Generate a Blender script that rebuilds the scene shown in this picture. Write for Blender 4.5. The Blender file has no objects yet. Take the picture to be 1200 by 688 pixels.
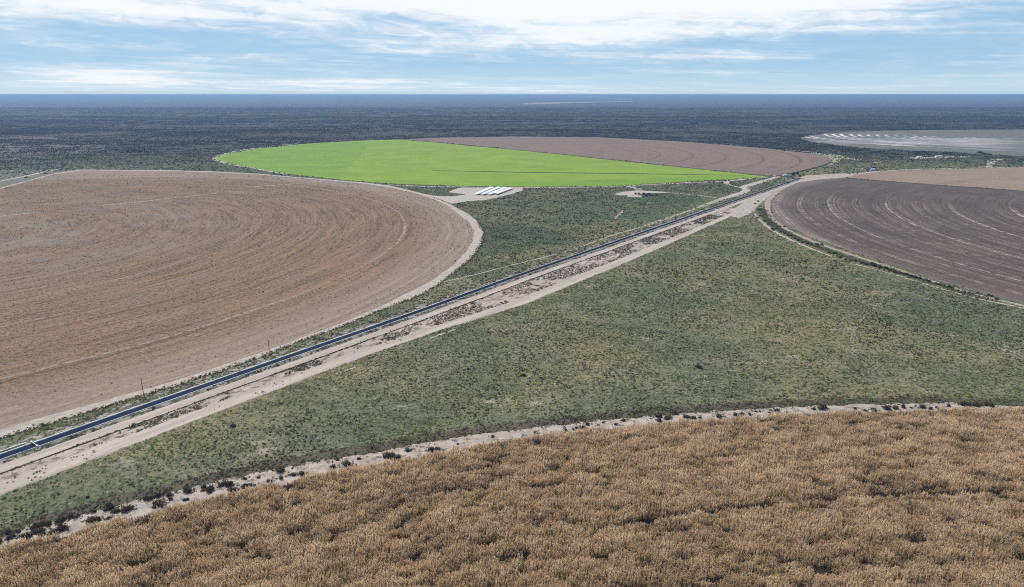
import bpy, math, random
import numpy as np
from mathutils import Vector, geometry

random.seed(7)
RNG = np.random.default_rng(11)
R = math.radians
SC = bpy.context.scene
COL = SC.collection

# ------------------------------------------------------------------ camera model
CAM_H = 120.0                     # the drone's height above the plain, metres
FPX, CX, CY, V_HOR = 820.0, 600.0, 344.0, 111.0
PITCH = math.atan((CY - V_HOR) / FPX)


def at(u, v, z=0.0):
    """ground point (metres) seen at photo pixel (u, v) on the level z"""
    x = (u - CX) / FPX
    y = -(v - CY) / FPX
    dy = math.cos(PITCH) + y * math.sin(PITCH)
    dz = -math.sin(PITCH) + y * math.cos(PITCH)
    t = (z - CAM_H) / dz
    return (x * t, dy * t)


def ats(pts, z=0.0):
    return [at(u, v, z) for u, v in pts]


# ------------------------------------------------------------------ small numpy noise
def vnoise(x, y, cell, seed):
    r = np.random.default_rng(seed)
    tab = r.random((256, 256))
    gx, gy = x / cell, y / cell
    ix, iy = np.floor(gx).astype(int), np.floor(gy).astype(int)
    fx, fy = gx - ix, gy - iy
    fx, fy = fx * fx * (3 - 2 * fx), fy * fy * (3 - 2 * fy)
    a = tab[ix & 255, iy & 255]; b = tab[(ix + 1) & 255, iy & 255]
    c = tab[ix & 255, (iy + 1) & 255]; d = tab[(ix + 1) & 255, (iy + 1) & 255]
    return (a * (1 - fx) + b * fx) * (1 - fy) + (c * (1 - fx) + d * fx) * fy


def fnoise(x, y, cell, seed, octs=3):
    s = 0; w = 1; t = 0
    for k in range(octs):
        s = s + w * vnoise(x, y, cell / 2 ** k, seed + k * 17); t += w; w *= .5
    return s / t


def inside(px, py, poly):
    p = np.asarray(poly, float)
    r = np.zeros(len(px), bool)
    n = len(p); j = n - 1
    for i in range(n):
        yi, yj = p[i, 1], p[j, 1]
        if yi != yj:
            c = ((yi > py) != (yj > py)) & (px < (p[j, 0] - p[i, 0]) * (py - yi) / (yj - yi) + p[i, 0])
            r ^= c
        j = i
    return r


# ------------------------------------------------------------------ object helpers
def tag(o, label=None, cat=None, group=None, kind=None):
    if label: o['label'] = label
    if cat: o['category'] = cat
    if group: o['group'] = group
    if kind: o['kind'] = kind
    return o


def mesh_obj(name, verts, faces, mat, parent=None, loc=None, smooth=False):
    me = bpy.data.meshes.new(name)
    me.from_pydata([tuple(v) for v in verts], [], faces)
    if mat: me.materials.append(mat)
    if smooth:
        me.polygons.foreach_set('use_smooth', [True] * len(me.polygons))
    me.update()
    o = bpy.data.objects.new(name, me)
    COL.objects.link(o)
    if loc: o.location = loc
    if parent: o.parent = parent
    return o


def empty(name, loc, rz=0.0):
    o = bpy.data.objects.new(name, None)
    o.empty_display_size = 1
    COL.objects.link(o)
    o.location = loc
    o.rotation_euler = (0, 0, rz)
    return o


class MB:
    """collects simple solids into one mesh"""
    def __init__(s): s.v = []; s.f = []

    def add(s, vs, fs):
        b = len(s.v); s.v += [tuple(v) for v in vs]
        s.f += [tuple(b + i for i in f) for f in fs]
        return s

    def box(s, c, d, rz=0.0, ry=0.0, taper=1.0):
        x, y, z = d[0] / 2, d[1] / 2, d[2] / 2
        vs = []
        for k, zz in enumerate((-z, z)):
            t = 1.0 if k == 0 else taper
            for sx, sy in ((-1, -1), (1, -1), (1, 1), (-1, 1)):
                p = Vector((sx * x * t, sy * y * t, zz))
                if ry:
                    p = Vector((p.x * math.cos(ry) + p.z * math.sin(ry), p.y, -p.x * math.sin(ry) + p.z * math.cos(ry)))
                if rz:
                    p = Vector((p.x * math.cos(rz) - p.y * math.sin(rz), p.x * math.sin(rz) + p.y * math.cos(rz), p.z))
                vs.append(p + Vector(c))
        return s.add(vs, [(3, 2, 1, 0), (4, 5, 6, 7), (0, 1, 5, 4), (1, 2, 6, 5), (2, 3, 7, 6), (3, 0, 4, 7)])

    def tube(s, a, b, r0, r1=None, n=8):
        r1 = r0 if r1 is None else r1
        a, b = Vector(a), Vector(b)
        d = (b - a).normalized()
        u = d.orthogonal().normalized(); w = d.cross(u)
        vs = []
        for p, r in ((a, r0), (b, r1)):
            for k in range(n):
                t = 2 * math.pi * k / n
                vs.append(p + u * (r * math.cos(t)) + w * (r * math.sin(t)))
        fs = [(k, (k + 1) % n, n + (k + 1) % n, n + k) for k in range(n)]
        fs += [tuple(range(n - 1, -1, -1)), tuple(range(n, 2 * n))]
        return s.add(vs, fs)

    def prism(s, prof, y0, y1):
        """closed profile in x,z extruded along y"""
        n = len(prof)
        vs = [(x, y0, z) for x, z in prof] + [(x, y1, z) for x, z in prof]
        fs = [(k, k + n, (k + 1) % n + n, (k + 1) % n) for k in range(n)]
        fs += [tuple(range(n)), tuple(range(2 * n - 1, n - 1, -1))]
        return s.add(vs, fs)

    def build(s, name, mat, parent=None, loc=None, smooth=False):
        return mesh_obj(name, s.v, s.f, mat, parent, loc, smooth)


def resample(pts, step, closed=True):
    out = []
    n = len(pts)
    for i in range(n if closed else n - 1):
        a, b = pts[i], pts[(i + 1) % n]
        d = math.hypot(b[0] - a[0], b[1] - a[1])
        k = max(1, int(d / step))
        for j in range(k):
            t = j / k
            out.append((a[0] + (b[0] - a[0]) * t, a[1] + (b[1] - a[1]) * t))
    if not closed: out.append(pts[-1])
    return out


def jitter(pts, amp, cell, seed):
    p = np.asarray(pts, float)
    dx = fnoise(p[:, 0], p[:, 1], cell, seed) - .5
    dy = fnoise(p[:, 0], p[:, 1], cell, seed + 5) - .5
    return [(a + 2 * amp * i, b + 2 * amp * j) for (a, b), i, j in zip(pts, dx, dy)]


def smooth_line(pts, it=2):
    """Chaikin corner cutting of an open line"""
    for _ in range(it):
        q = [pts[0]]
        for a, b in zip(pts, pts[1:]):
            q.append((a[0] * .75 + b[0] * .25, a[1] * .75 + b[1] * .25))
            q.append((a[0] * .25 + b[0] * .75, a[1] * .25 + b[1] * .75))
        q.append(pts[-1]); pts = q
    return pts


def sheet(name, poly, z, mat, step=4.0, amp=1.0, cell=6.0, seed=1, origin=None, label=None, cat='ground'):
    """flat irregular sheet of ground cover"""
    pts = jitter(resample(poly, step), amp, cell, seed) if amp else resample(poly, step)
    o = origin or (0, 0)
    vs = [(x - o[0], y - o[1], 0) for x, y in pts]
    tris = geometry.tessellate_polygon([[Vector(v) for v in vs]])
    fs = []
    for t in tris:
        a, b, c = (vs[i] for i in t)
        cr = (b[0] - a[0]) * (c[1] - a[1]) - (b[1] - a[1]) * (c[0] - a[0])
        fs.append(tuple(t) if cr > 0 else tuple(reversed(t)))
    ob = mesh_obj(name, vs, fs, mat, loc=(o[0], o[1], z))
    tag(ob, label, cat, kind='structure')
    return ob


def ribbon_poly(pts, w):
    """outline of a strip of width w (number or list) along an open line"""
    L, Rr = [], []
    n = len(pts)
    for i, p in enumerate(pts):
        a = pts[max(0, i - 1)]; b = pts[min(n - 1, i + 1)]
        d = Vector((b[0] - a[0], b[1] - a[1])).normalized()
        ww = (w if not isinstance(w, (list, tuple)) else np.interp(i / (n - 1), np.linspace(0, 1, len(w)), w)) / 2
        L.append((p[0] - d.y * ww, p[1] + d.x * ww)); Rr.append((p[0] + d.y * ww, p[1] - d.x * ww))
    return L + Rr[::-1]


def ribbon(name, pts, w, z, mat, amp=.5, cell=5, seed=1, step=3.0, label=None, cat='track', lumps=True):
    pts = resample(smooth_line(pts), step, closed=False)
    n = len(pts); L = []; Q = []
    p = np.asarray(pts)
    j1 = (fnoise(p[:, 0], p[:, 1], cell, seed) - .5) * 2 * amp
    j2 = (fnoise(p[:, 0], p[:, 1], cell, seed + 3) - .5) * 2 * amp
    for i in range(n):
        a = pts[max(0, i - 1)]; b = pts[min(n - 1, i + 1)]
        d = Vector((b[0] - a[0], b[1] - a[1])).normalized()
        ww = (w if not isinstance(w, (list, tuple)) else np.interp(i / (n - 1), np.linspace(0, 1, len(w)), w)) / 2
        w1 = max(.15, ww + j1[i]); w2 = max(.15, ww + j2[i])
        L.append((pts[i][0] - d.y * w1, pts[i][1] + d.x * w1, z))
        Q.append((pts[i][0] + d.y * w2, pts[i][1] - d.x * w2, z))
    fs = [(i, i + n, i + 1 + n, i + 1) for i in range(n - 1)]
    # the second list lies to the right of the walking direction: keep normals up
    o = mesh_obj(name, L + Q, fs, mat)
    tag(o, label, cat, kind='structure')
    return o


# ------------------------------------------------------------------ shader helpers
class NT:
    def __init__(s, nt): s.nt = nt; s.n = nt.nodes; s.l = nt.links

    def put(s, sock, v):
        if isinstance(v, bpy.types.NodeSocket): s.l.new(v, sock)
        else:
            if sock.type == 'RGBA' and len(v) == 3: v = (*v, 1)
            sock.default_value = v

    def math(s, op, a, b=None, c=None, clamp=False):
        n = s.n.new('ShaderNodeMath'); n.operation = op; n.use_clamp = clamp
        s.put(n.inputs[0], a)
        if b is not None: s.put(n.inputs[1], b)
        if c is not None: s.put(n.inputs[2], c)
        return n.outputs[0]

    def vmath(s, op, a, b=None):
        n = s.n.new('ShaderNodeVectorMath'); n.operation = op
        s.put(n.inputs[0], a)
        if b is not None: s.put(n.inputs[1], b)
        return n.outputs['Value'] if op in ('LENGTH', 'DOT_PRODUCT', 'DISTANCE') else n.outputs[0]

    def sep(s, v):
        n = s.n.new('ShaderNodeSeparateXYZ'); s.put(n.inputs[0], v); return n.outputs

    def comb(s, x, y, z=0.0):
        n = s.n.new('ShaderNodeCombineXYZ')
        for i, k in enumerate((x, y, z)): s.put(n.inputs[i], k)
        return n.outputs[0]

    def obj(s):
        return s.n.new('ShaderNodeTexCoord').outputs['Object']

    def noise(s, v, scale, detail=4.0, rough=.55, dist=0.0):
        n = s.n.new('ShaderNodeTexNoise'); n.noise_dimensions = '3D'
        s.put(n.inputs['Vector'], v); s.put(n.inputs['Scale'], scale)
        s.put(n.inputs['Detail'], detail); s.put(n.inputs['Roughness'], rough); s.put(n.inputs['Distortion'], dist)
        return n.outputs[0]

    def voro(s, v, scale, feature='F1', out='Distance', rnd=1.0):
        n = s.n.new('ShaderNodeTexVoronoi'); n.feature = feature
        s.put(n.inputs['Vector'], v); s.put(n.inputs['Scale'], scale); s.put(n.inputs['Randomness'], rnd)
        return n.outputs[out]

    def step(s, x, lo, hi, a=0.0, b=1.0):
        n = s.n.new('ShaderNodeMapRange'); n.interpolation_type = 'SMOOTHSTEP'
        s.put(n.inputs[0], x); s.put(n.inputs[1], lo); s.put(n.inputs[2], hi)
        s.put(n.inputs[3], a); s.put(n.inputs[4], b)
        return n.outputs[0]

    def mix(s, f, a, b, mode='MIX'):
        n = s.n.new('ShaderNodeMix'); n.data_type = 'RGBA'; n.blend_type = mode
        s.put(n.inputs[0], f); s.put(n.inputs[6], a); s.put(n.inputs[7], b)
        return n.outputs[2]

    def mul(s, v, k):
        return s.vmath('MULTIPLY', v, k)

    def bump(s, h, strength=.5, dist=1.0):
        n = s.n.new('ShaderNodeBump'); s.put(n.inputs['Height'], h)
        s.put(n.inputs['Strength'], strength); s.put(n.inputs['Distance'], dist)
        return n.outputs[0]

    def bsdf(s, col, rough=.9, normal=None, spec=.2, metal=0.0):
        n = s.n.new('ShaderNodeBsdfPrincipled')
        s.put(n.inputs['Base Color'], col); s.put(n.inputs['Roughness'], rough)
        s.put(n.inputs['Specular IOR Level'], spec); s.put(n.inputs['Metallic'], metal)
        if normal is not None: s.put(n.inputs['Normal'], normal)
        return n.outputs[0]

    def out(s, sh):
        o = s.n.new('ShaderNodeOutputMaterial'); s.l.new(sh, o.inputs['Surface'])


def newmat(name):
    m = bpy.data.materials.new(name); m.use_nodes = True; m.node_tree.nodes.clear()
    return m, NT(m.node_tree)


def plain(name, col, rough=.6, spec=.4, metal=0.0, var=.12, scale=3.0):
    m, t = newmat(name)
    n = t.noise(t.obj(), scale, 4)
    f = t.step(n, .3, .7, 1 - var, 1 + var)
    c = t.vmath('MULTIPLY', t.comb(*col), t.comb(f, f, f))
    t.out(t.bsdf(c, rough, None, spec, metal))
    return m


# ---- sand and dirt
def mat_sand(name, base, dark, along=None, veg=None, vegamt=.0, patch=.5):
    m, t = newmat(name)
    p = t.obj()
    q = t.mul(p, (along or 1.0, 1.0, 1.0)) if along else p
    n1 = t.noise(q, .25, 5, .6)
    n2 = t.noise(p, 1.3, 4, .6)
    n3 = t.noise(p, .04, 4, .5)
    c = t.mix(t.step(n1, .36, .62), base, dark)
    c = t.mix(t.math('MULTIPLY', t.step(n2, .5, .75), .45), c, [k * .62 for k in dark])
    c = t.mix(t.math('MULTIPLY', t.step(n3, .45, .7), .35), c, [k * .86 for k in base])
    if veg:
        n4 = t.noise(t.mul(p, (.6 if along else 1.0, 1, 1)), .33, 6, .7)
        c = t.mix(t.step(n4, .62 - vegamt, .70 - vegamt), c, veg)
    t.out(t.bsdf(c, .95, t.bump(t.math('ADD', n1, n2), .4, .25), .1))
    return m


SAND = (.45, .385, .33); SAND_D = (.34, .285, .24)
M = {}
M['sand'] = mat_sand('pale_sand', SAND, SAND_D)
M['road'] = mat_sand('dirt_road_surface', (.47, .40, .34), (.36, .30, .25), along=.06)
M['verge'] = mat_sand('sandy_verge_surface', (.44, .375, .32), (.30, .25, .21), along=.35, veg=(.15, .13, .105), vegamt=.12)
M['bank'] = mat_sand('canal_bank_soil', (.34, .30, .25), (.22, .20, .16), along=.3, veg=(.075, .08, .055), vegamt=.16)
M['track'] = mat_sand('pale_track', (.40, .345, .27), (.28, .25, .19), veg=(.12, .125, .085), vegamt=.05)
M['gravel'] = mat_sand('bare_pad', (.45, .40, .34), (.36, .315, .265), veg=(.2, .185, .14), vegamt=.04)
M['drygrass'] = mat_sand('dry_brown_grass', (.115, .095, .068), (.08, .066, .05), veg=(.085, .088, .055), vegamt=.12)
M['ditch'] = mat_sand('dark_ditch', (.06, .05, .045), (.035, .03, .03))


# ---- the plain
def mat_ground():
    m, t = newmat('scrub_plain')
    p = t.obj()
    x, y, z = t.sep(p)
    d = t.vmath('LENGTH', p)
    big = t.noise(p, .004, 5, .6)
    mid = t.noise(p, .03, 5, .65)
    fine = t.noise(p, .35, 6, .7)
    fine2 = t.noise(t.vmath('ADD', p, (91, 37, 0)), .9, 4, .7)
    grass = t.mix(t.step(mid, .35, .65), (.122, .124, .073), (.178, .163, .108))
    grass = t.mix(t.math('MULTIPLY', t.step(fine, .46, .62), .8), grass, (.06, .068, .042))
    grass = t.mix(t.math('MULTIPLY', t.step(fine2, .54, .64), .75), grass, (.32, .29, .21))
    fine3 = t.noise(t.vmath('ADD', p, (17, 77, 0)), .17, 6, .75)
    grass = t.mix(t.math('MULTIPLY', t.step(fine3, .52, .64), .75), grass, (.055, .066, .04))
    macro = t.noise(p, .009, 4, .6)
    grass = t.vmath('MULTIPLY', grass, t.mix(t.step(macro, .36, .62), (.80, .92, .88), (1.22, 1.14, .98)))
    pale = t.noise(t.mul(p, (.7, 1, 1)), .06, 6, .75)
    grass = t.mix(t.step(pale, .585, .68), grass, (.31, .275, .215))
    # darker, greener scrub north of the canal
    nd = t.math('ADD', t.vmath('DOT_PRODUCT', t.vmath('SUBTRACT', p, (A0.x, A0.y, 0)), (CN.x, CN.y, 0)), t.math('MULTIPLY', t.math('SUBTRACT', mid, .5), 40))
    grass = t.vmath('MULTIPLY', grass, t.mix(t.step(nd, -16.0, -60.0), (1, 1, 1), (.66, .74, .76)))
    # the open steppe beyond: dark bushes over grey-brown soil
    vb = t.voro(t.vmath('ADD', p, t.vmath('MULTIPLY', t.comb(fine, fine2), (6, 6, 0))), .16)
    bush = t.step(vb, .30, .62)
    far = t.noise(t.mul(p, (.35, 1, 1)), .0016, 6, .65)
    soil = t.mix(t.step(far, .38, .62), (.072, .064, .052), (.056, .053, .043))
    steppe = t.mix(bush, (.024, .028, .022), soil)
    patch = t.noise(t.mul(p, (.25, 1, 1)), .0006, 5, .6)
    steppe = t.mix(t.math('MULTIPLY', t.step(patch, .5, .68), .4), steppe, (.045, .047, .04))
    steppe = t.mix(t.math('MULTIPLY', t.step(patch, .46, .3), .2), steppe, (.13, .11, .09))
    # steppe starts north of the fields
    w = t.math('ADD', y, t.math('MULTIPLY', t.math('SUBTRACT', big, .5), 300))
    f = t.step(w, 1150.0, 1500.0)
    c = t.mix(f, grass, steppe)
    h = t.math('ADD', t.math('MULTIPLY', fine, .6), t.math('MULTIPLY', mid, 1.0))
    t.out(t.bsdf(c, .95, t.bump(h, .7, .7), .05))
    return m


# ---- cultivated fields, polar about their pivot (object origin)
def polar(t, p):
    x, y, z = t.sep(p)
    r = t.vmath('LENGTH', t.comb(x, y, 0.0))
    th = t.math('ARCTAN2', y, x)
    return r, th


def mat_field(name, base, alt, dark, rings=(), ring_col=None, ring_w=1.3, band=.06, speck=.5, wedge=None,
              wedge_col=None, ring_mask=None, extra=None, gloss=.05, bumpd=.4, ringamt=1.0, ringnoise=(.42, .60)):
    m, t = newmat(name)
    p = t.obj()
    r, th = polar(t, p)
    q = t.comb(t.math('MULTIPLY', r, 1.0), t.math('MULTIPLY', th, 45.0), 0.0)
    rows = t.noise(t.mul(q, (1, .30, 1)), .30, 4, .6)
    bands = t.noise(t.mul(q, (1, .04, 1)), band, 4, .6)
    mid = t.noise(p, .02, 5, .6)
    fine = t.noise(p, .42, 6, .75)
    fine2 = t.noise(t.vmath('ADD', p, (57, 21, 0)), 1.1, 4, .75)
    c = t.mix(t.step(mid, .35, .66), base, alt)
    c = t.mix(t.math('MULTIPLY', t.step(bands, .50, .68), .22), c, dark)
    c = t.mix(t.math('MULTIPLY', t.step(rows, .49, .62), speck * .8), c, [k * .6 for k in dark])
    c = t.mix(t.math('MULTIPLY', t.step(fine, .51, .60), speck), c, [k * .45 for k in dark])
    c = t.mix(t.math('MULTIPLY', t.step(fine, .47, .37), speck * .8), c, [min(.6, k * 1.35) for k in base])
    c = t.mix(t.math('MULTIPLY', t.step(fine2, .53, .62), speck), c, [k * .4 for k in dark])
    c = t.mix(t.math('MULTIPLY', t.step(fine2, .46, .38), speck * .8), c, [min(.6, k * 1.45) for k in base])
    if wedge:
        a0, a1, soft = wedge
        wv = t.math('ADD', th, t.math('MULTIPLY', t.math('SUBTRACT', mid, .5), soft))
        f = t.math('MULTIPLY', t.step(wv, a0, a0 + .012), t.step(wv, a1 + .012, a1))
        c = t.mix(f, c, wedge_col)
    if rings:
        wob = t.math('MULTIPLY', t.math('SUBTRACT', t.noise(t.comb(t.math('MULTIPLY', th, 9.0), t.math('MULTIPLY', r, .02)), 1.0, 3), .5), 4.0)
        rr = t.math('ADD', r, wob)
        tot = None
        for rad, amt in rings:
            dd = t.math('ABSOLUTE', t.math('SUBTRACT', rr, float(rad)))
            g = t.step(dd, ring_w * (.6 + .8 * amt), .1, 0.0, amt)
            tot = g if tot is None else t.math('MAXIMUM', tot, g)
        br = t.noise(t.comb(t.math('MULTIPLY', th, 60.0), t.math('MULTIPLY', r, .08)), 1.0, 5, .65)
        tot = t.math('MULTIPLY', tot, t.step(br, *ringnoise))
        if ring_mask:
            tot = t.math('MULTIPLY', tot, ring_mask(t, p, r, th))
        c = t.mix(t.math('MULTIPLY', tot, ringamt), c, ring_col)
    if extra: c = extra(t, p, r, th, c)
    h = t.math('ADD', t.math('MULTIPLY', rows, .8), t.math('ADD', fine, t.math('MULTIPLY', bands, .8)))
    t.out(t.bsdf(c, .95, t.bump(h, .6, bumpd), gloss))
    return m


# ------------------------------------------------------------------ layout from the photograph
C_LEFT = (-4.45 * CAM_H, 4.95 * CAM_H)
C_GREEN = (.05 * CAM_H, 12.86 * CAM_H)
C_DARK = (7.05 * CAM_H, 4.97 * CAM_H)
C_FRONT = (1.36 * CAM_H, -2.65 * CAM_H)
C_PALE = (12.05 * CAM_H, 17.1 * CAM_H)

L_IN = [(0, 503), (46.5, 490), (100, 475.5), (200, 447.6), (300, 415), (400, 378.7), (450, 357), (507.5, 328), (530, 311.5), (546, 295),
        (554, 281.6), (555.6, 270), (549, 260), (538, 251.7), (526.7, 242.5), (510, 234), (486.7, 226.5), (460, 220.5), (430, 215.8),
        (396.7, 212.5), (350, 208.5), (300, 204.5), (250, 201.8), (200, 200.5), (150, 200), (95, 199.6), (60, 205), (0, 221.5)]
L_OUT = [(0, 514), (60, 496), (120, 477.5), (200, 454), (300, 420.5), (360, 397), (400, 383), (440, 366), (484.6, 349.5), (497, 343.5),
         (518.4, 330.5), (535.8, 316.5), (549.8, 305), (560, 293), (566, 281.6), (567.5, 271.7), (560, 260), (550, 251.7), (528, 239.5),
         (496.7, 227.2), (473, 221.2), (455, 217.2), (430, 214.2), (396.7, 211.5), (350, 207.7), (300, 203.5), (250, 200.9), (200, 199.6), (150, 199.1), (95, 198.8), (60, 204.2)]
left_in = ats(L_IN) + [(-760, at(0, 221.5)[1]), (-760, 60), (-330, 60)]
left_out = ats(L_OUT[:-1]) + [(-750, at(60, 203)[1]), (-760, 40), (-330, 40)]

GREEN = [(253.5, 186), (262, 181), (300, 174.3), (360, 168.3), (430, 164.6), (470, 163.4), (560, 171.5), (650, 180.2), (740, 190), (830, 199.4), (903, 206.8),
         (870, 209.5), (820, 212), (780, 214.3), (730, 217.2), (680, 218.6), (620, 218.8), (560, 218.3), (500, 216.8), (455, 215), (400, 211), (330, 203), (275, 192.5), (258, 188.5)]
BROWN = [(471, 163.1), (520, 161.4), (600, 160), (700, 161), (800, 166), (900, 174), (950, 180), (970, 184), (976, 188), (968, 193), (945, 198.5), (925, 203), (907, 206.3),
         (830, 198.8), (740, 189.5), (650, 179.8), (560, 171.1)]
DARK = [(934, 214), (958, 210.5), (987, 208.4), (1000, 209.4), (1066.7, 214.7), (1116.7, 218.4), (1166.7, 221.5), (1200, 224.4), (1270, 230), (1330, 262), (1340, 300), (1300, 380),
        (1200, 356), (1153, 344.6), (1106.7, 331.5), (1060, 315), (1025, 303.5), (990, 292), (955, 280), (925, 267), (908, 254.5), (903.5, 245), (904, 237), (913, 227), (922, 219.5)]
RING = [(934, 213), (920, 218.5), (908, 226), (900, 235), (899, 245), (904, 256), (920, 268.5), (953, 283.5), (990, 296), (1025, 307.5), (1060, 318.5), (1106.7, 334.5), (1153, 347.5), (1200, 358.5), (1300, 384)]
TAN = [(992, 207.6), (1005, 204), (1022, 202), (1066.7, 199.3), (1160, 197), (1200, 196.3), (1300, 195.5), (1330, 232), (1270, 229.5), (1200, 224), (1166.7, 221.1), (1116.7, 218), (1066.7, 214.3), (1010, 209.9)]
PALE = [(937, 162), (948, 158.9), (966.7, 156.7), (993, 154.6), (1041, 153.2), (1100, 152.2), (1200, 151.8), (1320, 152.5), (1380, 160), (1380, 180), (1330, 186), (1200, 183.6), (1150, 181), (1112.5, 178), (1060, 176.2), (1013, 173.6), (980, 170.3), (953, 166.8)]
STRIP_TOP = [(-60, 652), (0, 633), (30, 619), (70, 610), (110, 599), (150, 589), (200, 577), (260, 563), (300, 555), (340, 547), (400, 536), (450, 528), (500, 518), (560, 509), (600, 505), (650, 499.5),
             (700, 493.5), (760, 488), (800, 484.5), (900, 478.5), (960, 475.5), (1040, 473.5), (1110, 472.5), (1150, 475.5), (1200, 476), (1280, 476.5)]
MAIZE_EDGE = [(-60, 664), (0, 643), (40, 632), (70, 626), (100, 618), (150, 607), (200, 595), (240, 585), (300, 572), (350, 561), (400, 551), (450, 543), (500, 532), (560, 521), (620, 512), (700, 503.5), (800, 494.5),
              (900, 487.5), (1000, 483), (1100, 481), (1200, 480), (1280, 480)]

# canal frame: s along, o across (towards the camera)
A0 = Vector(at(0, 536)); A1 = Vector(at(920, 216))
CD = (A1 - A0).normalized(); CN = Vector((CD.y, -CD.x))
CROT = math.atan2(CD.y, CD.x)


def c_off(s):
    return float(np.interp(s, [-400, 210, 300, 640, 940, 1100], [0.9, 0.9, -1.2, -1.6, -2.0, -2.2]))


def cpt(s, o):
    q = A0 + CD * s + CN * (o + c_off(s))
    return (q.x, q.y)


S0, S1 = -170.0, 1035.0


def cline(o, s0=S0, s1=S1, step=6.0):
    n = int((s1 - s0) / step)
    return [cpt(s0 + (s1 - s0) * i / n, o if not callable(o) else o(s0 + (s1 - s0) * i / n)) for i in range(n + 1)]


def local_strip(name, prof_fn, s0, s1, mat, label, cat, step=4.0):
    """strip along the canal in the canal's own frame; prof_fn(s) gives (o, z) points from the far to the near side"""
    n = int((s1 - s0) / step)
    vs = []; fs = []
    for i in range(n + 1):
        s = s0 + (s1 - s0) * i / n
        pr = prof_fn(s)
        k = len(pr)
        vs += [(s, -(o + c_off(s)), z) for o, z in pr]
    for i in range(n):
        for j in range(k - 1):
            a = i * k + j
            fs.append((a, a + 1, a + k + 1, a + k))
    o = mesh_obj(name, vs, fs, mat, loc=(A0.x, A0.y, 0))
    o.rotation_euler = (0, 0, CROT)
    tag(o, label, cat, kind='structure')
    return o


def wob(s, seed, amp, cell=9.0):
    return float((fnoise(np.array([s]), np.array([seed * 31.7]), cell, seed)[0] - .5) * 2 * amp)


def lipk(s):
    return float(np.interp(s, [150, 330], [0, .33]))


def lower_o(s):      # outer edge of the sandy verge
    return float(np.interp(s, [-170, 0, 140, 195, 260, 370, 460, 545, 620, 680], [26.3, 26.8, 27.8, 31.5, 41.5, 41.5, 39.5, 36.5, 34.0, 31.0]))


# ------------------------------------------------------------------ ground
def build_ground():
    rad = [0, 60, 150, 300, 500, 800, 1200, 1800, 2700, 4000, 6000, 9000, 14000, 22000, 36000, 60000, 100000, 150000]
    n = 96
    vs = [(0, 0, 0)]; fs = []
    for r in rad[1:]:
        for k in range(n):
            a = 2 * math.pi * k / n
            vs.append((r * math.cos(a), r * math.sin(a), 0))
    for k in range(n): fs.append((0, 1 + k, 1 + (k + 1) % n))
    for i in range(len(rad) - 2):
        b0 = 1 + i * n; b1 = b0 + n
        for k in range(n):
            fs.append((b0 + k, b1 + k, b1 + (k + 1) % n, b0 + (k + 1) % n))
    o = mesh_obj('ground', vs, fs, mat_ground())
    tag(o, 'wide flat scrub plain reaching the horizon under a thin haze', 'ground', kind='structure')


build_ground()

# ---- left harvested field
La = math.hypot(at(0, 212)[0] - C_LEFT[0], at(0, 212)[1] - C_LEFT[1])


def left_extra(t, p, r, th, c):
    # the worn pale lines where the pivot used to stop and a greyer worn inner zone
    n = t.noise(p, .012, 5, .65)
    f = t.math('MULTIPLY', t.step(r, 330.0, 150.0), t.step(n, .42, .62))
    c = t.mix(t.math('MULTIPLY', f, .75), c, (.215, .18, .15))
    n2 = t.noise(t.comb(t.math('MULTIPLY', r, .05), t.math('MULTIPLY', th, 2.2)), 1.0, 4, .6)
    c = t.mix(t.math('MULTIPLY', t.step(n2, .52, .68), .55), c, (.245, .148, .092))
    n4 = t.noise(t.comb(t.math('MULTIPLY', r, .16), t.math('MULTIPLY', th, 4.5)), 1.0, 4, .6)
    c = t.vmath('MULTIPLY', c, t.mix(t.step(n4, .38, .62), (.90, .90, .91), (1.06, 1.06, 1.05)))
    e = t.step(r, 440.0, 480.0)
    return t.mix(t.math('MULTIPLY', e, .5), c, (.30, .235, .19))


M['left'] = mat_field('harvested_soil', (.240, .157, .098), (.212, .147, .100), (.138, .092, .062),
                      rings=[(437, .75), (370, .2), (352, .4), (300, .35), (262, .2), (478, .5), (487, .6), (494, .6)], ring_col=(.43, .35, .28), ring_w=1.5, speck=.72,
                      extra=left_extra, ringnoise=(.38, .54), ringamt=.7)
sheet('harvested_field', left_in, .05, M['left'], 4, .8, 7, 3, C_LEFT, 'large brown harvested circular field left of the canal', 'field')
sheet('perimeter_road', left_out, .025, M['sand'], 4, .9, 6, 4, None, 'pale sandy road curving round the harvested field', 'road')

# straight pale wheel line across the harvested field
M['worn'] = mat_sand('worn_line', (.36, .29, .24), (.27, .21, .17), veg=(.22, .165, .125), vegamt=.10)
for i, seg in enumerate(([(-40, 258), (0, 253.3), (48, 248.7)], [(119, 240.6), (150, 238), (187, 234), (256, 226.2)], [(290, 219.5), (330, 216.8), (382, 212.4)])):
    ribbon('worn_track', ats(seg), 5.0, .085, M['worn'], 1.2, 6, 20 + i, label=['pale worn wheel line at the left edge of the harvested field', 'pale worn wheel line in the middle of the harvested field',
                                                                               'pale worn wheel line reaching the far edge of the harvested field'][i])


# ---- green field
def green_extra(t, p, r, th, c):
    n = t.noise(t.comb(t.math('MULTIPLY', r, .02), t.math('MULTIPLY', th, 4.0)), 1.0, 5, .6)
    x, y, z = t.sep(p)
    stripe = t.noise(t.mul(p, (.05, 1, 1)), .05, 4, .6)
    mot = t.noise(p, .012, 6, .7)
    c = t.mix(t.math('MULTIPLY', t.step(mot, .46, .60), .7), c, (.165, .25, .035))
    c = t.mix(t.math('MULTIPLY', t.step(mot, .42, .32), .45), c, (.28, .335, .06))
    c = t.mix(t.math('MULTIPLY', t.step(stripe, .45, .7), .35), c, (.275, .34, .05))
    c = t.mix(t.math('MULTIPLY', t.step(n, .5, .72), .45), c, (.15, .26, .026))
    return c


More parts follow.
